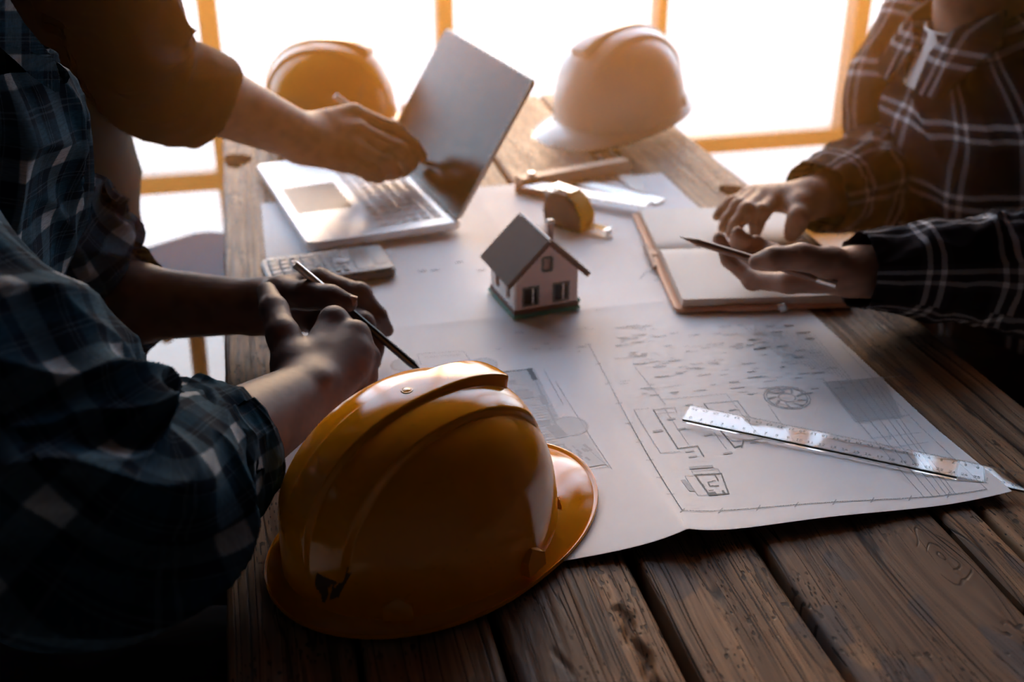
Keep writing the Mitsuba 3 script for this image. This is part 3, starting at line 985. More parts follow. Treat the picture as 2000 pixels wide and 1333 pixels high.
for w in (LW, RW):
    wframe(w, -0.0006)
    x0, z0, x1, z1 = w.bounds
    add('model_house__pane', house(bx(x0, x1, 0.0012, 0.0016, z0, z1)), 'black_glass')
    add('model_house__glazing_bar', house(bx((x0 + x1) / 2 + 0.002, (x0 + x1) / 2 + 0.0035, -0.0004, 0.001, z0 + 0.001, z1 - 0.001)), 'house_white')
wframe(UWN, -0.0006)
add('model_house__base_plate', house(bev(-0.0025, HW + 0.0025, -0.003, HD + 0.004, -0.001, 0.003, 0.0006)), 'house_green')
add('model_house__plinth', house(bev(-0.0012, HW + 0.0012, -0.0014, HD + 0.0012, 0.003, 0.008, 0.0005)), 'roof_edge')
add('model_house__shrub', house(put(trimesh.creation.icosphere(2, 0.0035), (HW + 0.0045, 0.010, 0.0035))), 'house_green', smooth=True)
ov, fr = 0.013, 0.008
sl = unit([HW / 2, 0, HG])
ln = math.hypot(HW / 2, HG) + ov
for sgn in (-1, 1):
    d = np.array([sgn * sl[0], 0, -sl[2]])
    nn = np.array([sgn * sl[2], 0, sl[0]])
    top = np.array([HW / 2, 0, HH + HG + 0.0012])
    for part, lo, hi, mt, y0, y1 in (('roof_panel', 0.0018, 0.0040, 'roof_tiles', -fr, HD + 0.004), ('barge_board', -0.0022, 0.0018, 'roof_edge', -fr + 0.0006, HD + 0.0034)):
        P, UVc = [], []
        for y in (y0, y1):
            for s_ in (0.0, ln):
                for h_ in (lo, hi):
                    P.append(top + d * s_ + nn * h_ + [0, y, 0]); UVc.append((s_, y))
        F = [(0, 1, 3), (0, 3, 2), (4, 6, 7), (4, 7, 5), (1, 5, 7), (1, 7, 3), (0, 2, 6), (0, 6, 4), (2, 3, 7), (2, 7, 6), (0, 4, 5), (0, 5, 1)]
        m = tm(P, F)
        if m.volume < 0:
            m.invert()
        V, Fm = m.vertices[m.faces.reshape(-1)], np.arange(36).reshape(12, 3)
        uvm = np.array(UVc)[m.faces.reshape(-1)]
        add('model_house__' + part, house(tm(V, Fm)), mt, uv=uvm if mt == 'roof_tiles' else None)
add('model_house__ridge', house(rod((HW / 2, -fr - 0.0004, HH + HG + 0.0052), (HW / 2, HD + 0.004, HH + HG + 0.0052), 0.0019)), 'house_white', smooth=40)
cb = np.array([HW * 0.665, 0.022, HH + HG * 0.5])
add('model_house__chimney', house(bev(cb[0] - 0.0032, cb[0] + 0.0032, cb[1] - 0.0032, cb[1] + 0.0032, cb[2], HH + HG + 0.012, 0.0006)), 'house_wall')
add('model_house__chimney_cap', house(bev(cb[0] - 0.0042, cb[0] + 0.0042, cb[1] - 0.0042, cb[1] + 0.0042, HH + HG + 0.012, HH + HG + 0.0165, 0.001)), 'house_white')

# ------------------------------------------------------------------ the laptop
LA, LB, LC = atz(487, 322, 0.7675), atz(600, 476, 0.7675), atz(903, 432, 0.7675)
lx = unit((LC - LB) * [1, 1, 0]); ly = np.array([-lx[1], lx[0], 0])
LWD, LDP = float(np.linalg.norm(LA - LB)), float(np.linalg.norm(LC - LB))
LO = LB * [1, 1, 0] + [0, 0, 0.7525]


def lap(m):
    return frame(m, LO, lx, ly, hz)


tag('laptop', 'open silver laptop with dark screen under the reaching hand', 'laptop')
BT = 0.0150
add('laptop__base', lap(slab(rrect(0, LDP, 0, LWD, 0.011), 0.0035, BT, 0.0018)), 'alu', smooth=30)
for x in (0.02, LDP - 0.02):
    for y in (0.025, LWD - 0.025):
        add('laptop__foot', lap(put(lathe([(0, 0), (0.006, 0), (0.006, 0.0036), (0, 0.0036)], 20), (x, y, 0))), 'black_plastic')
add('laptop__trackpad', lap(slab(rrect(0.012, 0.086, 0.105, 0.212, 0.003), BT - 0.001, BT + 0.0004, 0.0002)), 'track_glass')
KX0, KX1, KY0, KY1 = 0.098, LDP - 0.018, 0.022, LWD - 0.022
add('laptop__keyboard_tray', lap(slab(rrect(KX0 - 0.002, KX1 + 0.002, KY0 - 0.002, KY1 + 0.002, 0.002), BT - 0.001, BT + 0.0003, 0.0002)), 'alu')
ks = []
for r in range(6):
    x0 = KX0 + (KX1 - KX0) * r / 6
    x1 = KX0 + (KX1 - KX0) * (r + 1) / 6
    widths = [1] * 14 if r else [1, 1, 1, 5, 1, 1, 1, 1, 1]
    tot, c = sum(widths), 0
    for w in widths:
        y0, y1 = KY0 + (KY1 - KY0) * c / tot, KY0 + (KY1 - KY0) * (c + w) / tot
        c += w
        ks.append(bev(x0 + 0.0012, x1 - 0.0012, y0 + 0.0012, y1 - 0.0012, BT, BT + 0.0013, 0.0005))
add('laptop__keyboard', lap(cat(*ks)), 'key_plastic')
tag('laptop__keyboard', 'grey keyboard', kind='stuff')
SCR = 0.2036
la_ = math.radians(121.8)
so = LO + lx * (LDP - 0.006) + hz * (BT + 0.001)
sv = lx * (-math.cos(la_)) + hz * math.sin(la_)
sn = unit(np.cross(ly, sv))
if sn @ lx > 0:
    sn = -sn
SX, SY = ly, sv


def lid(m):
    return frame(m, so, SX, SY, np.cross(SX, SY))


zs = 1 if np.cross(SX, SY) @ sn > 0 else -1
add('laptop__lid', lid(slab(rrect(0, LWD, 0, SCR, 0.010), -0.003, 0.003, 0.0012)), 'alu_edge', smooth=30)
scene['screen_glass'] = gloss([0.012, 0.011, 0.011], 0.06, 1.22)
add('laptop__screen', lid(slab(rrect(0.002, LWD - 0.002, 0.003, SCR - 0.002, 0.008), *( (0.0028, 0.0034) if zs > 0 else (-0.0034, -0.0028)), 0.0002)), 'screen_glass')
add('laptop__hinge', lap(rod((LDP - 0.006, 0.04, BT + 0.0005), (LDP - 0.006, LWD - 0.04, BT + 0.0005), 0.0038)), 'black_plastic', smooth=40)

# ------------------------------------------------------------------ the calculator
CA, CB, CC = atz(507, 503, 0.766), atz(527, 557, 0.766), atz(775, 522, 0.766)
kx = unit((CC - CB) * [1, 1, 0]); ky = np.array([-kx[1], kx[0], 0])
KL, KW = float(np.linalg.norm(CC - CB)), 0.079
KO = CB * [1, 1, 0] + [0, 0, 0.7525]


def calc(m):
    return frame(m, KO, kx, ky, hz)


tag('calculator', 'grey pocket calculator with many light keys between the laptop and folded hands', 'calculator')
add('calculator__body', calc(slab(rrect(0, KL, 0, KW, 0.009), 0, 0.0115, 0.0018)), 'black_plastic', smooth=30)
add('calculator__face_plate', calc(slab(rrect(0.002, KL - 0.002, 0.002, KW - 0.002, 0.008), 0.0112, 0.0138, 0.0008)), 'grey_plastic', smooth=30)
add('calculator__display', calc(slab(rrect(KL - 0.046, KL - 0.024, 0.010, KW - 0.010, 0.002), 0.0136, 0.0144, 0.0003)), 'lcd')
add('calculator__solar_panel', calc(slab(rrect(KL - 0.020, KL - 0.006, 0.016, KW - 0.012, 0.002), 0.0136, 0.0143, 0.0003)), 'grey_plastic')
nk = 0
keyply = {}
for c in range(8):
    big = c < 4
    rows = 5 if big else 6
    x0 = 0.008 + (0.0128 * c if big else 0.0512 + 0.0098 * (c - 4))
    lx_, ly_ = (0.0094, 0.0108) if big else (0.0066, 0.0078)
    kk = slab(rrect(0, lx_, 0, ly_, 0.0018, 2), 0.0132, 0.0172 if big else 0.0160, 0.0009)
    for r in range(rows):
        y0 = 0.0075 + (KW - 0.015) * (r + 0.5) / rows - ly_ / 2
        if c == 7 and r in (2, 3):
            continue
        add('calculator__key', calc(put(kk, (x0, y0, 0))), 'key_light', smooth=30)
add('calculator__navigation_pad', calc(put(lathe([(0, 0.0165), (0.008, 0.016), (0.0098, 0.0145), (0.01, 0.013), (0, 0.013)], 28), (KL - 0.058, KW / 2, 0))), 'key_light', smooth=40)

# ------------------------------------------------------------------ pencils
def pencil(name, tip, butt, r, mats, hexa=False, lead=0.016, clip=False, ferrule=0.0):
    tip, butt = np.asarray(tip, float), np.asarray(butt, float)
    d = unit(butt - tip)
    n = 6 if hexa else 24
    L = np.linalg.norm(butt - tip)
    add(name + '__barrel', rod(tip + d * lead, butt - d * ferrule, r, r, n), mats[0], smooth=False if hexa else 40)
    add(name + '__point', rod(tip + d * 0.004, tip + d * lead, 0.0008, r * 0.96, 24), mats[1], smooth=40)
    add(name + '__lead', rod(tip, tip + d * 0.0045, 0.0003, 0.0009, 12), 'pencil_black', smooth=40)
    if ferrule:
        add(name + '__end_cap', rod(butt - d * ferrule, butt, r * 1.04, r * 0.98, 24), mats[2], smooth=40)
    if clip:
        u = unit(np.cross(d, [0.2, 0.3, 0.9])); u = unit(np.cross(d, u)) * (1 if np.cross(d, u)[2] > 0 else -1)
        a = butt - d * 0.008 + u * r * 1.35
        add(name + '__clip', cat(rod(a, a - d * 0.038, 0.0011, 0.0009, 8), rod(butt - d * 0.008, a, 0.0013, 0.0013, 8)), mats[2])


# ------------------------------------------------------------------ the open notebook
NA, NB, NC, NM = atz(1243, 418, 0.754), atz(1318, 610, 0.754), atz(1672, 600, 0.754), atz(1280, 487, 0.766)
nx_ = unit((NC - NB) * [1, 1, 0]); ny_ = np.array([-nx_[1], nx_[0], 0])
NO = NB * [1, 1, 0] + [0, 0, 0.7528]
NL, NWd = 0.205, float((NA - NB) @ ny_)
NH = NWd * 0.53


def note(m):
    return frame(m, NO, nx_, ny_, hz)


tag('notebook', 'open notebook with cream pages in a tan leather cover under the right-hand person\'s hands', 'notebook')
add('notebook__cover', note(slab(rrect(0, NL, 0, NWd, 0.010), 0, 0.0042, 0.0016)), 'tan_leather', smooth=30)
add('notebook__spine', note(bev(0.0, NL, NH - 0.009, NH + 0.009, -0.0002, 0.0058, 0.001)), 'tan_leather')


def page_block(y0, y1, hgt, gut):
    n, m = 40, 12
    X, Y = np.meshgrid(np.linspace(0.009, NL - 0.006, m), np.linspace(0, 1, n), indexing='ij')
    t = Y if gut == 0 else 1 - Y
    Z = 0.0044 + hgt * (1 - 0.85 * np.exp(-t / 0.06)) - hgt * 0.25 * t ** 2 + 0.0025 * np.clip((X - 0.12) / 0.09, 0, 1) ** 2
    YY = y0 + (y1 - y0) * Y
    top = np.stack([X, YY, Z], -1).reshape(-1, 3)
    bot = top.copy(); bot[:, 2] = 0.0044
    i = np.arange(n * m).reshape(m, n)
    a, b, c, d = i[:-1, :-1].ravel(), i[1:, :-1].ravel(), i[1:, 1:].ravel(), i[:-1, 1:].ravel()
    F = np.vstack([np.stack([a, b, c], 1), np.stack([a, c, d], 1)])
    N = n * m
    loop = np.concatenate([i[:, 0], i[-1, 1:], i[-2::-1, -1], i[0, -2:0:-1]]); j = np.roll(loop, -1)
    return tm(top, F), tm(np.vstack([top, bot]), np.vstack([np.stack([loop, loop + N, j], 1), np.stack([j, loop + N, j + N], 1), F[:, ::-1] + N]))


for y0, y1, hg, gt in ((NH + 0.001, NWd - 0.006, 0.0075, 0), (0.006, NH - 0.001, 0.0125, 1)):
    top, sides = page_block(y0, y1, hg, gt)
    key = add('notebook__page_block', note(sides), 'page_edge')
    add(key + '__top_page', note(top), 'notebook_page', smooth=True)
add('notebook__strap', note(bev(0.055, 0.128, -0.0035, 0.0016, 0.0008, 0.0062, 0.0012)), 'tan_leather')
add('notebook__snap', note(put(lathe([(0, 0.0030), (0.004, 0.0026), (0.0055, 0.0010), (0.0055, 0), (0, 0)], 24), (0.120, -0.0030, 0.004), rx=math.pi / 2)), 'chrome', smooth=40)
add('notebook__pen_loop', note(bev(-0.004, 0.002, NH * 0.72, NH * 1.18, 0.0006, 0.0058, 0.0014)), 'maple_dark')

# ------------------------------------------------------------------ tape measure
tp, tq = atz(1082, 436, 0.752), atz(1128, 460, 0.752)
TO = atz(1110, 438, 0.752) * [1, 1, 0] + [0, 0, 0.7522]
ta = math.radians(-52)
tag('tape_measure', 'black and yellow tape measure with its blade pulled out behind the model house', 'tape measure')


def tape(m):
    m = m.copy(); m.apply_scale(.92)
    return put(m, TO, ta)


prof = Polygon([(-0.030, 0), (0.030, 0), (0.033, 0.006), (0.033, 0.022), (0.022, 0.040), (0.006, 0.050), (-0.016, 0.050), (-0.029, 0.040), (-0.033, 0.020)]).buffer(0.004).buffer(-0.003)


def side_extrude(poly, y0, y1, c=0.002):
    p = []
    q = np.array(poly.buffer(-c).exterior.coords); P_ = np.array(poly.exterior.coords)
    for x, z in P_:
        p += [(x, y0 + c, z), (x, y1 - c, z)]
    for x, z in q:
        p += [(x, y0, z), (x, y1, z)]
    return hull(p)


add('tape_measure__case', tape(side_extrude(prof.buffer(-0.001), -0.020, 0.020, 0.003)), 'tape_black', smooth=35)
add('tape_measure__yellow_shell', tape(side_extrude(Polygon([(0.004, 0.001), (0.034, 0.001), (0.0352, 0.022), (0.024, 0.0405), (0.006, 0.0505)]), -0.0165, 0.0165, 0.002)), 'tape_yellow', smooth=35)
add('tape_measure__belt_clip', tape(put(bev(-0.022, 0.016, -0.010, 0.012, 0, 0.002, 0.0008), (-0.006, 0, 0.0515), ry=0.08)), 'chrome', smooth=30)
add('tape_measure__wrist_ring', tape(put(trimesh.creation.torus(0.008, 0.0014, 28, 10), (-0.037, 0.004, 0.040), rx=1.2)), 'chrome', smooth=True)
bl_ = []
for s_ in np.linspace(0.032, 0.070, 8):
    for y in np.linspace(-0.0085, 0.0085, 7):
        bl_.append((s_, y, 0.0065 + 18 * y * y))
add('tape_measure__blade', tape(hull(np.vstack([bl_, np.array(bl_) + [0, 0, 0.0006]]))), 'tape_yellow', smooth=30)
add('tape_measure__end_hook', tape(cat(bev(0.064, 0.0712, -0.0075, 0.0075, 0.0080, 0.0092, 0.0003), bev(0.0700, 0.0712, -0.0075, 0.0075, 0.0002, 0.0092, 0.0003))), 'steel')

# ------------------------------------------------------------------ bevel square, set square
S0, S1, S2 = atz(1014, 372, 0.752), atz(1222, 334, 0.752), atz(1292, 402, 0.764)
d1 = unit((S1 - S0) * [1, 1, 0]); n1 = np.array([-d1[1], d1[0], 0]); SO = S0 * [1, 1, 0] + [0, 0, 0.7522]
d2 = unit((S2 - S0) * [1, 1, 0]); n2 = np.array([-d2[1], d2[0], 0])
tag('carpenter_square', 'wooden carpenter square with a wide steel arm behind the tape measure', 'carpenter square')
SL = float(np.linalg.norm(S1 - S0))
st = hull(np.vstack([[(x, y, z) for x in (0.0, SL) for y in (-0.011, 0.011) for z in (0.002, 0.017)], [(x, y, z) for x in (-0.002, SL + 0.002) for y in (-0.009, 0.009) for z in (0.0035, 0.0155)], [(x, y, z) for x in (0.0, SL) for y in (-0.0095, 0.0095) for z in (0.0, 0.019)]]))
add('carpenter_square__stock', frame(st, SO, d1, n1, hz), 'maple', smooth=False)
add('carpenter_square__blade', frame(bev(0.012, 0.195, -0.0155, 0.0155, 0.0, 0.0022, 0.0006), SO + [0, 0, 0.0098] + d2 * 0.0, d2, n2, hz), 'steel')
add('carpenter_square__blade_slot_block', frame(bev(-0.002, 0.085, -0.011, 0.004, 0.0, 0.0096, 0.001), SO, d2, n2, hz), 'maple_dark')
add('carpenter_square__locking_screw', frame(put(lathe([(0, 0.006), (0.005, 0.0055), (0.006, 0.004), (0.006, 0), (0, 0)], 20), (0.020, 0, 0.0185)), SO, d1, n1, hz), 'chrome', smooth=40)
tri = Polygon([atz(1196, 338, 0.7525)[:2], atz(1255, 352, 0.7525)[:2], atz(1262, 382, 0.7525)[:2], atz(1236, 374, 0.7525)[:2]])
add('set_square', slab(tri.convex_hull, 0.7525, 0.7555, 0.0006), 'house_white')
tag('set_square', 'small white plastic set square lying beside the wooden carpenter square', 'set square')
R0, R1 = atz(1115, 352, 0.7535), atz(1268, 388, 0.7535)
dr_ = unit((R1 - R0) * [1, 1, 0]); nr_ = np.array([-dr_[1], dr_[0], 0])
add('steel_rule', frame(bev(0, 0.150, -0.012, 0.012, 0, 0.0012, 0.0003), R0 * [1, 1, 0] + [0, 0, 0.7526] , dr_, nr_, hz), 'steel')
tag('steel_rule', 'thin steel rule lying between the two arms of the carpenter square', 'ruler')

# ------------------------------------------------------------------ the clear ruler
RA, RB, RC = atz(1346, 795, 0.756), atz(1332, 822, 0.756), atz(2000, 962, 0.756)
rx_ = unit((RC - RB) * [1, 1, 0]); ry_ = np.array([-rx_[1], rx_[0], 0])
RW_ = 0.031; RL_ = 0.312
rO = RB * [1, 1, 0] + [0, 0, 0.7545]
rX = unit(rx_ - hz * 0.001); rZ = unit(np.cross(rX, ry_))


def rul(m):
    return frame(m, rO, rX, ry_, rZ)


tag('clear_ruler', 'clear acrylic ruler with dark numbers lying across the right corner of the blueprint', 'ruler')
body = hull([(x, y, z) for x in (0, RL_) for y, z in ((0.0, 0.0), (0.0, 0.0013), (0.0022, 0.0020), (RW_ - 0.0022, 0.0020), (RW_, 0.0013), (RW_, 0.0))])
add('clear_ruler__blade', rul(body), 'acrylic')
tk = []
for k in range(301):
    x = 0.006 + k * 0.001
    l = 0.0048 if k % 10 == 0 else 0.0038 if k % 5 == 0 else 0.0026
    tk.append(bx(x - 0.00012, x + 0.00012, 0.0006, 0.0006 + l, 0.00215, 0.00223))
    tk.append(bx(x - 0.00012, x + 0.00012, RW_ - 0.0006 - l, RW_ - 0.0006, 0.00215, 0.00223))
add('clear_ruler__scale_marks', rul(cat(*tk)), 'ruler_ink')
tag('clear_ruler__scale_marks', 'fine dark millimetre marks', kind='stuff')
for k in range(0, 31):
    for flip in (0, 1):
        t = meshkit.text_mesh(str(k), 0.0034, 0.0001)
        t.apply_translation([-t.bounds[:, 0].mean(), 0, 0])
        x = 0.006 + 0.01 * k
        t = put(t, (x, 0.0060, 0.00215)) if not flip else put(t, (RL_ - x, RW_ - 0.0060, 0.00215), rz=math.pi)
        add('clear_ruler__numeral', rul(t), 'ruler_ink')

# ------------------------------------------------------------------ chair beside the table
tag('chair', 'blue grey moulded chair beside the left edge of the table', 'chair')
co = np.array([-0.120, 1.93, 0.0])
seat = rrect(-0.185, 0.185, -0.185, 0.185, 0.075, 8)


def shell(poly, zf, th):
    q = slab(poly, 0, th, 0.006)
    q = q.subdivide().subdivide()
    v = q.vertices.copy(); v[:, 2] += zf(v[:, 0], v[:, 1])
    return tm(v, q.faces)


def cput(m):
    return put(m, co, math.radians(40))


add('chair__seat', cput(shell(seat, lambda x, y: 0.45 + 0.02 * (np.abs(y) / 0.21) ** 2 - 0.010 * (x / 0.2), 0.02)), 'chair_shell', smooth=35)
bk = put(shell(rrect(-0.20, 0.20, -0.17, 0.17, 0.07, 8), lambda x, y: -0.05 * (x / 0.2) ** 2, 0.016), (0, 0, 0), rz=0)
bk = frame(bk, [-0.235, 0, 0.70], np.array([0, -1.0, 0]), unit([-0.2, 0, 1]), unit([1, 0, 0.2]))
add('chair__backrest', cput(bk), 'chair_shell', smooth=35)
for y in (-0.11, 0.11):
    add('chair__back_post', cput(rod([-0.17, y, 0.455], [-0.225, y, 0.60], 0.011)), 'chair_leg', smooth=40)
for sx in (-1, 1):
    for sy in (-1, 1):
        add('chair__leg', cput(rod([sx * 0.180, sy * 0.175, 0.0], [sx * 0.125, sy * 0.125, 0.456], 0.011, 0.014)), 'chair_leg', smooth=40)

# ------------------------------------------------------------------ people
V = lambda *p: np.array(p, float)


def head_prims(c, face, s=1.0):
    "skull, jaw, nose, ears, brow around the point c, looking along face"
    f = unit(face); sd = unit(np.cross(f, [0, 0, 1])); u = np.cross(sd, f)
    P = [(c + u * 0.025 - f * 0.012, c + u * 0.03 + f * 0.02, 0.078 * s, 0.074 * s, 0.02),
         (c - u * 0.03 + f * 0.03, c - u * 0.075 + f * 0.055, 0.060 * s, 0.034 * s, 0.03),
         (c + u * 0.012 + f * 0.082, c - u * 0.022 + f * 0.100, 0.010, 0.014, 0.010),
         (c - u * 0.052 + f * 0.076 - sd * 0.014, c - u * 0.052 + f * 0.076 + sd * 0.014, 0.011, 0.011, 0.008)]
    for k in (-1, 1):
        P.append((c + sd * k * 0.076 + u * 0.012 - f * 0.008, c + sd * k * 0.082 - u * 0.018, 0.013, 0.010, 0.006))
        P.append((c + u * 0.026 + f * 0.074 + sd * k * 0.016, c + u * 0.024 + f * 0.068 + sd * k * 0.04, 0.010, 0.009, 0.008))
    return P


def head_extras(name, c, face):
    f = unit(face); sd = unit(np.cross(f, [0, 0, 1])); u = np.cross(sd, f)
    for k in (-1, 1):
        add(name + '__eye', put(trimesh.creation.icosphere(2, 0.0115), c + u * 0.008 + f * 0.072 + sd * k * 0.031), 'notebook_page', smooth=True)
    P = [(c + u * 0.045 - f * 0.03, c + u * 0.055 + f * 0.025, 0.079, 0.068, 0.02), (c + u * 0.01 - f * 0.045, c - u * 0.035 - f * 0.04, 0.068, 0.05, 0.02)]
    m = organic(P, 0.007)
    d = meshkit.fbm(m.vertices * 60, 3, 3)[:, None] - 0.5
    m.vertices = m.vertices + m.vertex_normals * d * 0.012
    add(name + '__hair', m, 'hair', smooth=True)


def sleeve(key, pts, r, mat, seed, side=(0, 0, 1), amp=0.012, fs=16, ft=1.1, skew=0.35, elbow=0.62, hem=(False, True), ns=150, nt=120, rest=None):
    m, uv = fabric_tube(pts, r, [x * 0.97 for x in r], side, ns, nt, folds(amp, fs, ft, seed, skew, elbow), seam=rest if rest is not None else math.pi, hem=hem)
    return add(key, m, mat, smooth=True, uv=uv)


def flap(pix, depth, th, bulge=0.0):
    "a piece of cloth lying across the sight lines of these spots, at its own distance, with real thickness"
    poly = Polygon(pix)
    m = trimesh.creation.extrude_polygon(poly, 1.0, engine='earcut')
    v, f = trimesh.remesh.subdivide_to_size(m.vertices, m.faces, 14)
    cx_, cy_ = poly.centroid.coords[0]
    R = max(np.linalg.norm(np.array(pix) - [cx_, cy_], axis=1))
    out = []
    for a, b, w in v:
        q = ((a - cx_) ** 2 + (b - cy_) ** 2) / R ** 2
        rip = 0.0018 * math.sin((a * 0.35 + b * 0.8) * 0.35) * max(0.0, 1 - abs(q - 0.35) * 1.6)
        d = depth(a, b) - bulge * (1 - q) + rip + w * th
        out.append(atd(a, b, d))
    out = np.array(out)
    m = tm(out, f)
    if m.volume < 0:
        m.invert()
    return m, np.stack([v[:, 0] / 2100, v[:, 1] / 2100 + 0.01], 1)


# ---- the seated man on the near left, hands folded over a pencil
tag('person', 'person in a blue plaid shirt seated on the left with folded hands holding a pencil', 'person')
SR, SL1 = V(-0.315, 0.80, 1.02), V(-0.285, 1.14, 1.00)
ER, EL = V(-0.122, 0.668, 0.850), V(-0.225, 1.175, 0.785)
WR = atz(600, 770, 0.812)
WL = atz(505, 600, 0.800)
fR = [[atz(652, 628, .838), atz(688, 655, .826), atz(692, 690, .800), atz(672, 700, .785)],
      [atz(694, 655, .832), atz(716, 700, .812), atz(706, 735, .787), atz(680, 740, .775)],
      [atz(700, 692, .822), atz(712, 735, .800), atz(700, 762, .778), atz(676, 765, .768)],
      [atz(692, 725, .812), atz(700, 762, .790), atz(690, 785, .770), atz(668, 785, .764)]]
tR = [atz(572, 715, .826), atz(553, 655, .842), atz(535, 606, .850), atz(521, 570, .853)]
fL = [[atz(625, 548, .822), atz(703, 574, .818), atz(738, 617, .795), atz(755, 645, .776)],
      [atz(630, 580, .805), atz(708, 632, .802), atz(731, 680, .782), atz(729, 708, .768)],
      [atz(622, 605, .792), atz(690, 660, .790), atz(712, 705, .772), atz(700, 725, .764)],
      [atz(605, 625, .782), atz(660, 685, .782), atz(690, 728, .768), atz(675, 745, .764)]]
tL = [atz(548, 575, .822), atz(600, 577, .836), atz(645, 583, .838), atz(680, 592, .833)]
core1 = [(V(-.46, .92, .52), V(-.40, .945, .68), .13, .12, .05), (V(-.40, .945, .68), V(-.31, .98, .93), .11, .10, .05), (SR - V(0, 0, .03), SL1 - V(0, 0, .03), .042, .042, .04), (V(-.29, .985, .98), V(-.245, .99, 1.12), .06, .053, .04),
         (V(-.46, .84, .50), V(-.06, .82, .535), .085, .06, .04), (V(-.44, 1.02, .50), V(-.06, 1.08, .535), .085, .06, .04), (V(-.06, .82, .535), V(-.10, .82, .10), .055, .04, .02), (V(-.06, 1.08, .535), V(-.10, 1.08, .10), .055, .04, .02),
         (V(-.11, .82, .055), V(.06, .82, .04), .038, .03, .02), (V(-.11, 1.08, .055), V(.06, 1.08, .04), .038, .03, .02),
         (SR, ER, .05, .043, .03), (SL1, EL, .05, .043, .03)]
HC1, HF1 = V(-.27, .985, 1.27), V(.9, -.1, -.3)
core1 += head_prims(HC1, HF1)
bumps = [('e', atz(622, 735, .834), (.010, .010, .006), .012), ('e', atz(560, 772, .833), (.011, .010, .006), .012), ('e', atz(650, 618, .845), (.011, .010, .008), .006)]
rightA = organic(hand_prims(ER, WR, fR, tR, 0.0285, 0.044, 1.06) + bumps, 0.0028)
leftA = organic(hand_prims(EL, WL, fL, tL, 0.027, 0.042, 1.03), 0.0028)
add('person', cat(organic(core1, 0.010), rightA, leftA), 'skin_brown', smooth=True)
head_extras('person', HC1, HF1)
add('person__thumbnail', nail(tL[3], tL[2], RIGHT * 0.25 - FWD + UP * 1.1, 0.0085), 'nail', smooth=60)
key = sleeve('person__sleeve', [SR + V(-.02, 0, .02), SR * .6 + ER * .4 + V(.01, -.01, .01), ER + V(-.012, -.010, .002), ER * .66 + WR * .34], [.085, .088, .082, .062], 'shirt_blue', 21, amp=0.022, fs=14, ft=1.1, skew=.5, elbow=.66, ns=260, nt=200, rest=0.6)
c0, c1 = ER * .82 + WR * .18, ER * .52 + WR * .48
m, uv = fabric_tube([c0, (c0 + c1) / 2, c1], [.060, .0625, .0565], [.060, .061, .0555], (0, 0, 1), 90, 160, folds(0.006, 40, 1.3, 33, .9), seam=0.6, hem=(True, True))
key = add('person__rolled_cuff', m, 'shirt_blue', smooth=True, uv=uv + [0.03, 0.02])
sleeve('person__sleeve', [SL1 + V(-.01, 0, .02), SL1 * .5 + EL * .5 + V(.02, 0, 0), EL + V(.02, 0, .0), EL * .60 + WL * .40], [.070, .078, .076, .056], 'shirt_blue', 8, amp=0.016, fs=17, ft=1.2, skew=.6, elbow=.55, ns=220, nt=170, rest=0.4)
m, uv = fabric_tube([V(-.47, .915, .46), V(-.45, .925, .56), V(-.40, .945, .70), V(-.345, .965, .86), V(-.295, .98, .98), V(-.262, .985, 1.065), V(-.250, .985, 1.105)], [.185, .178, .175, .188, .182, .13, .082], [.150, .150, .150, .140, .125, .108, .085], (.25, .97, 0), 240, 200, folds(0.021, 9, 1.5, 40, .9), seam=math.pi, hem=(True, False), square=2.3)
add('person__shirt', m, 'shirt_blue', smooth=True, uv=uv)
m, uv = flap([(-60, -40), (15, -8), (48, 45), (108, 118), (117, 150), (117, 178), (108, 180), (88, 168), (60, 148), (30, 118), (-10, 84), (-60, 60)], lambda a, b: 0.880 + (a - 60) * 0.0005, 0.004, 0.010)
add('person__collar', m, 'shirt_blue', uv=uv)
m, uv = flap([(92, 118), (116, 124), (131, 137), (137, 150), (131, 162), (118, 165), (98, 150)], lambda a, b: 0.925, 0.004, 0.004)
add('person__collar', m, 'shirt_blue', uv=uv)
m, uv = flap([(88, 195), (95, 206), (95, 250), (88, 262), (60, 230)], lambda a, b: 0.92, 0.004, 0.003)
add('person__placket', m, 'shirt_blue', uv=uv)


def leg(key, pts, r, mat, seed):
    m, uv = fabric_tube(pts, r, r, (0, 1, .1), 70, 64, folds(0.007, 12, 1.2, seed, .4), hem=(False, True))
    add(key, m, mat, smooth=True, uv=uv)


for y, y2, sd_ in ((.84, .82, 3), (1.02, 1.08, 4)):
    leg('person__trouser_leg', [V(-.50, y, .50), V(-.28, (y + y2) / 2, .52), V(-.075, y2, .525), V(-.065, y2, .45), V(-.10, y2, .10)], [.115, .095, .078, .076, .062], 'trousers_black', sd_)
    add('person__shoe', cat(organic([(V(-.12, y2, .045), V(.08, y2, .035), .045, .036, .02), (V(-.12, y2, .07), V(-.11, y2, .11), .045, .045, .02)], 0.009)), 'shoe', smooth=True)
tag('stool', 'dark round stool under the person in the blue plaid shirt', 'stool')


def stool(name, c, h):
    c = np.asarray(c, float)
    add(name + '__seat', put(lathe([(0, h), (.155, h - .003), (.168, h - .012), (.168, h - .028), (.155, h - .036), (0, h - .036)], 48), c), 'wood_dark', smooth=40)
    for k in range(4):
        a = math.pi / 4 + k * math.pi / 2
        d = V(math.cos(a), math.sin(a), 0)
        add(name + '__leg', rod(c + d * .19, c + d * .12 + [0, 0, h - .03], .014, .017), 'wood_dark', smooth=40)


stool('stool', (-.47, .925, 0), .385)
pt = atz(832, 735, 0.7535)
pencil('pencil', pt, atz(576, 516, 0.866), 0.0040, ('pencil_black', 'pencil_black', 'chrome'), lead=0.018, ferrule=0.042)
tag('pencil', 'black pencil with a silver end held in the folded hands on the left', 'pencil')

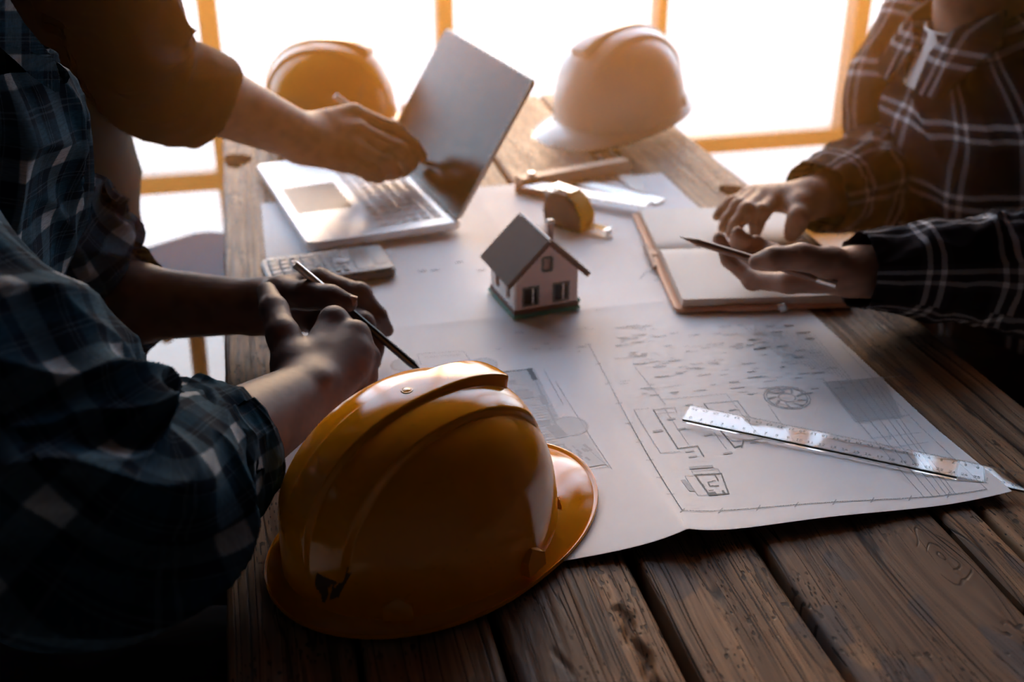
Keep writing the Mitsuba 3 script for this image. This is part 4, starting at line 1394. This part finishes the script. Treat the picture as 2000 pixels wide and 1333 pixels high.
# ---- the standing man whose arm reaches over the laptop
tag('person_001', 'person in a dark shirt standing at the left and reaching over the laptop', 'person')
W2 = aty(592, 270, 1.455); E2 = aty(268, 126, 1.36); S2_ = V(-.20, 1.27, 1.36)
f2 = [[aty(690, 222, 1.505), aty(768, 253, 1.51), aty(806, 283, 1.51), aty(824, 305, 1.50)],
      [aty(700, 256, 1.48), aty(776, 292, 1.485), aty(802, 318, 1.49), aty(789, 336, 1.495)],
      [aty(692, 290, 1.46), aty(756, 320, 1.465), aty(770, 337, 1.475), aty(748, 343, 1.485)],
      [aty(672, 318, 1.445), aty(722, 338, 1.45), aty(738, 346, 1.46), aty(716, 345, 1.47)]]
t2_ = [aty(622, 282, 1.49), aty(690, 288, 1.545), aty(752, 306, 1.545), aty(800, 322, 1.525)]
arm2 = organic(hand_prims(E2, W2, f2, t2_, 0.031, 0.046, 1.12), 0.0032)
D2_ = V(-.05, .06, 0)
core2 = [(V(-.28, 1.36, .92), V(-.285, 1.335, 1.12), .10, .095, .06), (V(-.285, 1.335, 1.12), V(-.285, 1.30, 1.34), .095, .07, .06), (V(-.44, 1.30, 1.39), S2_ - D2_ - V(.02, 0, .03), .038, .038, .04), (V(-.30, 1.29, 1.42), V(-.27, 1.31, 1.54), .06, .055, .04),
         (S2_, E2, .055, .046, .03), (V(-.44, 1.30, 1.40), V(-.50, 1.27, 1.12), .055, .045, .03), (V(-.50, 1.27, 1.12), V(-.47, 1.36, .90), .043, .03, .02), (V(-.47, 1.36, .88), V(-.45, 1.38, .78), .035, .022, .02),
         (V(-.22, 1.40, .90), V(-.235, 1.40, .48), .09, .06, .05), (V(-.235, 1.40, .48), V(-.24, 1.39, .09), .058, .042, .03), (V(-.37, 1.32, .90), V(-.38, 1.33, .48), .09, .06, .05), (V(-.38, 1.33, .48), V(-.38, 1.32, .09), .058, .042, .03)]
for k in range(4):
    o = V(-.455 + .012 * k, 1.385, .77)
    core2.append((o, o + V(.004, .01, -.06), .010, .008, .006))
core2.append((V(-.43, 1.37, .83), V(-.41, 1.40, .77), .012, .009, .008))
D2 = V(-.05, .06, 0)
core2 = [(a + D2, b + D2, ra, rb, k) if a is not S2_ else (a, b, ra, rb, k) for a, b, ra, rb, k in core2]
HC2, HF2 = V(-.305, 1.39, 1.66), V(.75, .45, -.45)
core2 += head_prims(HC2, HF2)
add('person_001', cat(organic(core2, 0.010), arm2), 'skin_tan', smooth=True)
head_extras('person_001', HC2, HF2)
H2 = E2 * .60 + W2 * .40
sleeve('person_001__sleeve', [S2_ + V(-.03, 0, .03), S2_ * .5 + E2 * .5 + V(.01, .0, -.01), E2 + V(0, 0, .002), H2 + V(0, 0, -.004)], [.078, .074, .066, .060], 'shirt_black', 51, amp=0.014, fs=17, ft=1.0, skew=.4, elbow=.62, ns=150, nt=120)
m, uv = fabric_tube([V(-.335, 1.415, .86), V(-.335, 1.405, 1.0), V(-.335, 1.39, 1.18), V(-.34, 1.35, 1.36), V(-.34, 1.35, 1.45), V(-.335, 1.355, 1.49)], [.17, .172, .19, .205, .12, .07], [.125, .13, .14, .13, .09, .07], (.9, .3, 0), 130, 110, folds(0.010, 9, 1.2, 60, .7), hem=(True, False))
add('person_001__shirt', m, 'shirt_black', smooth=True, uv=uv)
sleeve('person_001__sleeve', [V(-.48, 1.36, 1.43), V(-.525, 1.345, 1.26), V(-.55, 1.33, 1.12), V(-.54, 1.36, 1.04)], [.08, .075, .068, .064], 'shirt_black', 55, ns=90, nt=70)
leg('person_001__trouser_leg', [V(-.285, 1.43, .97), V(-.268, 1.44, .80), V(-.285, 1.46, .48), V(-.29, 1.45, .28), V(-.29, 1.45, .06)], [.13, .112, .076, .070, .068], 'trousers_grey', 71)
leg('person_001__trouser_leg', [V(-.395, 1.40, .97), V(-.42, 1.39, .80), V(-.43, 1.39, .48), V(-.43, 1.38, .28), V(-.43, 1.38, .06)], [.13, .112, .078, .070, .068], 'trousers_grey', 72)
for x, y in ((-.29, 1.45), (-.43, 1.38)):
    add('person_001__shoe', organic([(V(x, y, .045), V(x + .12, y + .12, .035), .045, .036, .02), (V(x, y, .05), V(x, y, .09), .045, .045, .02)], 0.009), 'shoe', smooth=True)
pencil('pencil_001', aty(898, 369, 1.520), aty(654, 186, 1.535), 0.0042, ('pencil_bronze', 'maple_dark', 'house_white'), lead=0.018, ferrule=0.05)
tag('pencil_001', 'dark pencil with a white end in the hand above the laptop', 'pencil')

# ---- the seated man on the right, taking notes
tag('person_002', 'person in a dark plaid shirt seated on the right with both hands over the notebook', 'person')
S3R, S3L = V(.945, 1.475, .965), V(.945, 1.075, .975)
W3L = atz(1668, 532, .820); E3L = V(.865, .985, .800)
W3R = atz(1582, 388, .812); E3R = V(.875, 1.385, .775)
f3L = [[atz(1540, 552, .808), atz(1470, 548, .795), atz(1424, 508, .808), atz(1404, 466, .832)],
       [atz(1535, 530, .800), atz(1470, 512, .793), atz(1440, 478, .806), atz(1441, 455, .826)],
       [atz(1540, 515, .802), atz(1490, 500, .795), atz(1462, 478, .806), atz(1459, 467, .818)],
       [atz(1552, 505, .806), atz(1510, 492, .798), atz(1484, 478, .804), atz(1478, 470, .812)]]
t3L = [atz(1622, 515, .838), atz(1565, 502, .850), atz(1510, 506, .848), atz(1478, 512, .842)]
f3R = [[atz(1512, 394, .808), atz(1488, 415, .806), atz(1478, 440, .792), atz(1474, 460, .780)],
       [atz(1492, 386, .808), atz(1458, 412, .806), atz(1438, 438, .792), atz(1428, 456, .780)],
       [atz(1474, 382, .805), atz(1442, 404, .803), atz(1422, 428, .790), atz(1412, 445, .780)],
       [atz(1462, 382, .800), atz(1430, 397, .797), atz(1412, 411, .786), atz(1400, 423, .779)]]
t3R = [atz(1566, 402, .812), atz(1560, 425, .806), atz(1552, 445, .792), atz(1545, 460, .783)]
arm3L = organic(hand_prims(E3L, W3L, f3L, t3L, 0.027, 0.042, 0.98), 0.003)
arm3R = organic(hand_prims(E3R, W3R, f3R, t3R, 0.027, 0.042, 0.95), 0.003)
NK = V(.925, 1.285, 1.03)
core3 = [(V(1.02, 1.29, .50), V(1.02, 1.285, .68), .13, .12, .05), (V(1.02, 1.285, .68), V(.98, 1.28, .86), .10, .085, .05), (S3R - V(0, 0, .03), S3L - V(0, 0, .03), .042, .042, .04), (V(.97, 1.28, .88), V(.905, 1.287, 1.0), .050, .050, .04), (V(.905, 1.287, 1.0), V(.87, 1.29, 1.10), .052, .050, .03),
         (V(1.02, 1.39, .50), V(.66, 1.44, .53), .085, .058, .04), (V(1.02, 1.18, .50), V(.66, 1.12, .53), .085, .058, .04), (V(.66, 1.44, .53), V(.72, 1.44, .10), .052, .04, .02), (V(.66, 1.12, .53), V(.72, 1.12, .10), .052, .04, .02),
         (S3R, E3R, .05, .042, .03), (S3L, E3L, .05, .042, .03)]
HC3, HF3 = V(.835, 1.285, 1.195), V(-.85, -.15, -.5)
core3 += head_prims(HC3, HF3)
add('person_002', cat(organic(core3, 0.010), arm3L, arm3R), 'skin_tan', smooth=True)
head_extras('person_002', HC3, HF3)
m, uv = fabric_tube([V(1.03, 1.285, .47), V(1.02, 1.285, .56), V(1.0, 1.283, .70), V(.965, 1.28, .84), V(.938, 1.281, .925), V(.914, 1.285, .985), V(.898, 1.288, 1.022)], [.185, .18, .18, .196, .188, .115, .068], [.150, .150, .150, .138, .118, .088, .066], (.03, 1, 0), 200, 170, folds(0.014, 8, 1.4, 80, 1.0), seam=0.0, hem=(True, False), square=2.3)
add('person_002__shirt', m, 'shirt_dark_plaid', smooth=True, uv=uv)
m, uv = fabric_tube([V(.905, 1.287, .940), V(.897, 1.288, .985), V(.892, 1.288, 1.008)], [.080, .062, .057], [.088, .064, .058], (.03, 1, 0), 16, 60, hem=(False, True))
add('person_002__undershirt', m, 'tee_white', smooth=True)
sleeve('person_002__sleeve', [S3R + V(.02, -.01, .03), S3R * .5 + E3R * .5 + V(-.01, .01, 0), E3R + V(.01, .01, .008), E3R * .45 + W3R * .55, E3R * .06 + W3R * .94], [.078, .076, .072, .058, .044], 'shirt_dark_plaid', 91, amp=0.013, fs=16, skew=.5, elbow=.55, ns=150, nt=110, rest=-1.5)
sleeve('person_002__sleeve', [S3L + V(.02, .01, .03), S3L * .5 + E3L * .5 + V(.0, -.01, 0), E3L + V(.015, -.01, .008), E3L * .45 + W3L * .55, E3L * .02 + W3L * .98], [.078, .078, .070, .056, .040], 'shirt_dark_plaid', 93, amp=0.013, fs=16, skew=.5, elbow=.55, ns=150, nt=110, rest=-1.5)
for sgn in (-1, 1):
    f0 = -.018 if sgn < 0 else .014
    a = [V(.890, 1.288 + sgn * .066, 1.030), V(.838, 1.288 + sgn * .045, 1.006), V(.828, 1.288 + f0, .972), V(.806, 1.288 + f0 * 1.1 + sgn * .012, .925), V(.812, 1.288 + sgn * .075, .930), V(.868, 1.288 + sgn * .100, .998)]
    a = np.array(a)
    g = hull(np.vstack([a, a + V(-.004, sgn * .002, .003), a[1:].mean(0) + V(-.006, sgn * .003, .004)])).subdivide().subdivide()
    add('person_002__collar', g, 'shirt_dark_plaid', uv=np.stack([g.vertices[:, 2], g.vertices[:, 1]], 1))
for y, y2, sd_ in ((1.39, 1.44, 5), (1.18, 1.12, 6)):
    leg('person_002__trouser_leg', [V(1.06, y, .50), V(.85, (y + y2) / 2, .52), V(.675, y2, .525), V(.665, y2, .45), V(.72, y2, .10)], [.115, .095, .076, .074, .062], 'trousers_black', sd_)
    add('person_002__shoe', organic([(V(.74, y2, .045), V(.56, y2, .035), .045, .036, .02), (V(.74, y2, .07), V(.73, y2, .11), .045, .045, .02)], 0.009), 'shoe', smooth=True)
tag('stool_001', 'dark round stool under the person in the dark plaid shirt', 'stool')
stool('stool_001', (1.04, 1.285, 0), .385)
pencil('pencil_002', atz(1328, 463, .842), atz(1634, 556, .822), 0.0041, ('pencil_bronze', 'maple_dark', 'chrome'), lead=0.020, ferrule=0.02, clip=True)
tag('pencil_002', 'brown mechanical pencil held over the open notebook', 'pencil')

# ------------------------------------------------------------------ sunlit haze in the room
if HAZE > 0:
    scene['haze'] = mikit.ply(bx(X0 + 0.02, X1 - 0.02, 1.0, YW - 0.05, 0.01, HT - 0.05), {'type': 'null'})
    scene['haze']['interior'] = {'type': 'homogeneous', 'sigma_t': rgb([HAZE] * 3), 'albedo': rgb([0.98, 0.40, 0.08]), 'phase': {'type': 'hg', 'g': 0.82}}
    tag('haze', 'warm golden haze of backlit dust in front of the windows', 'haze', kind='stuff')
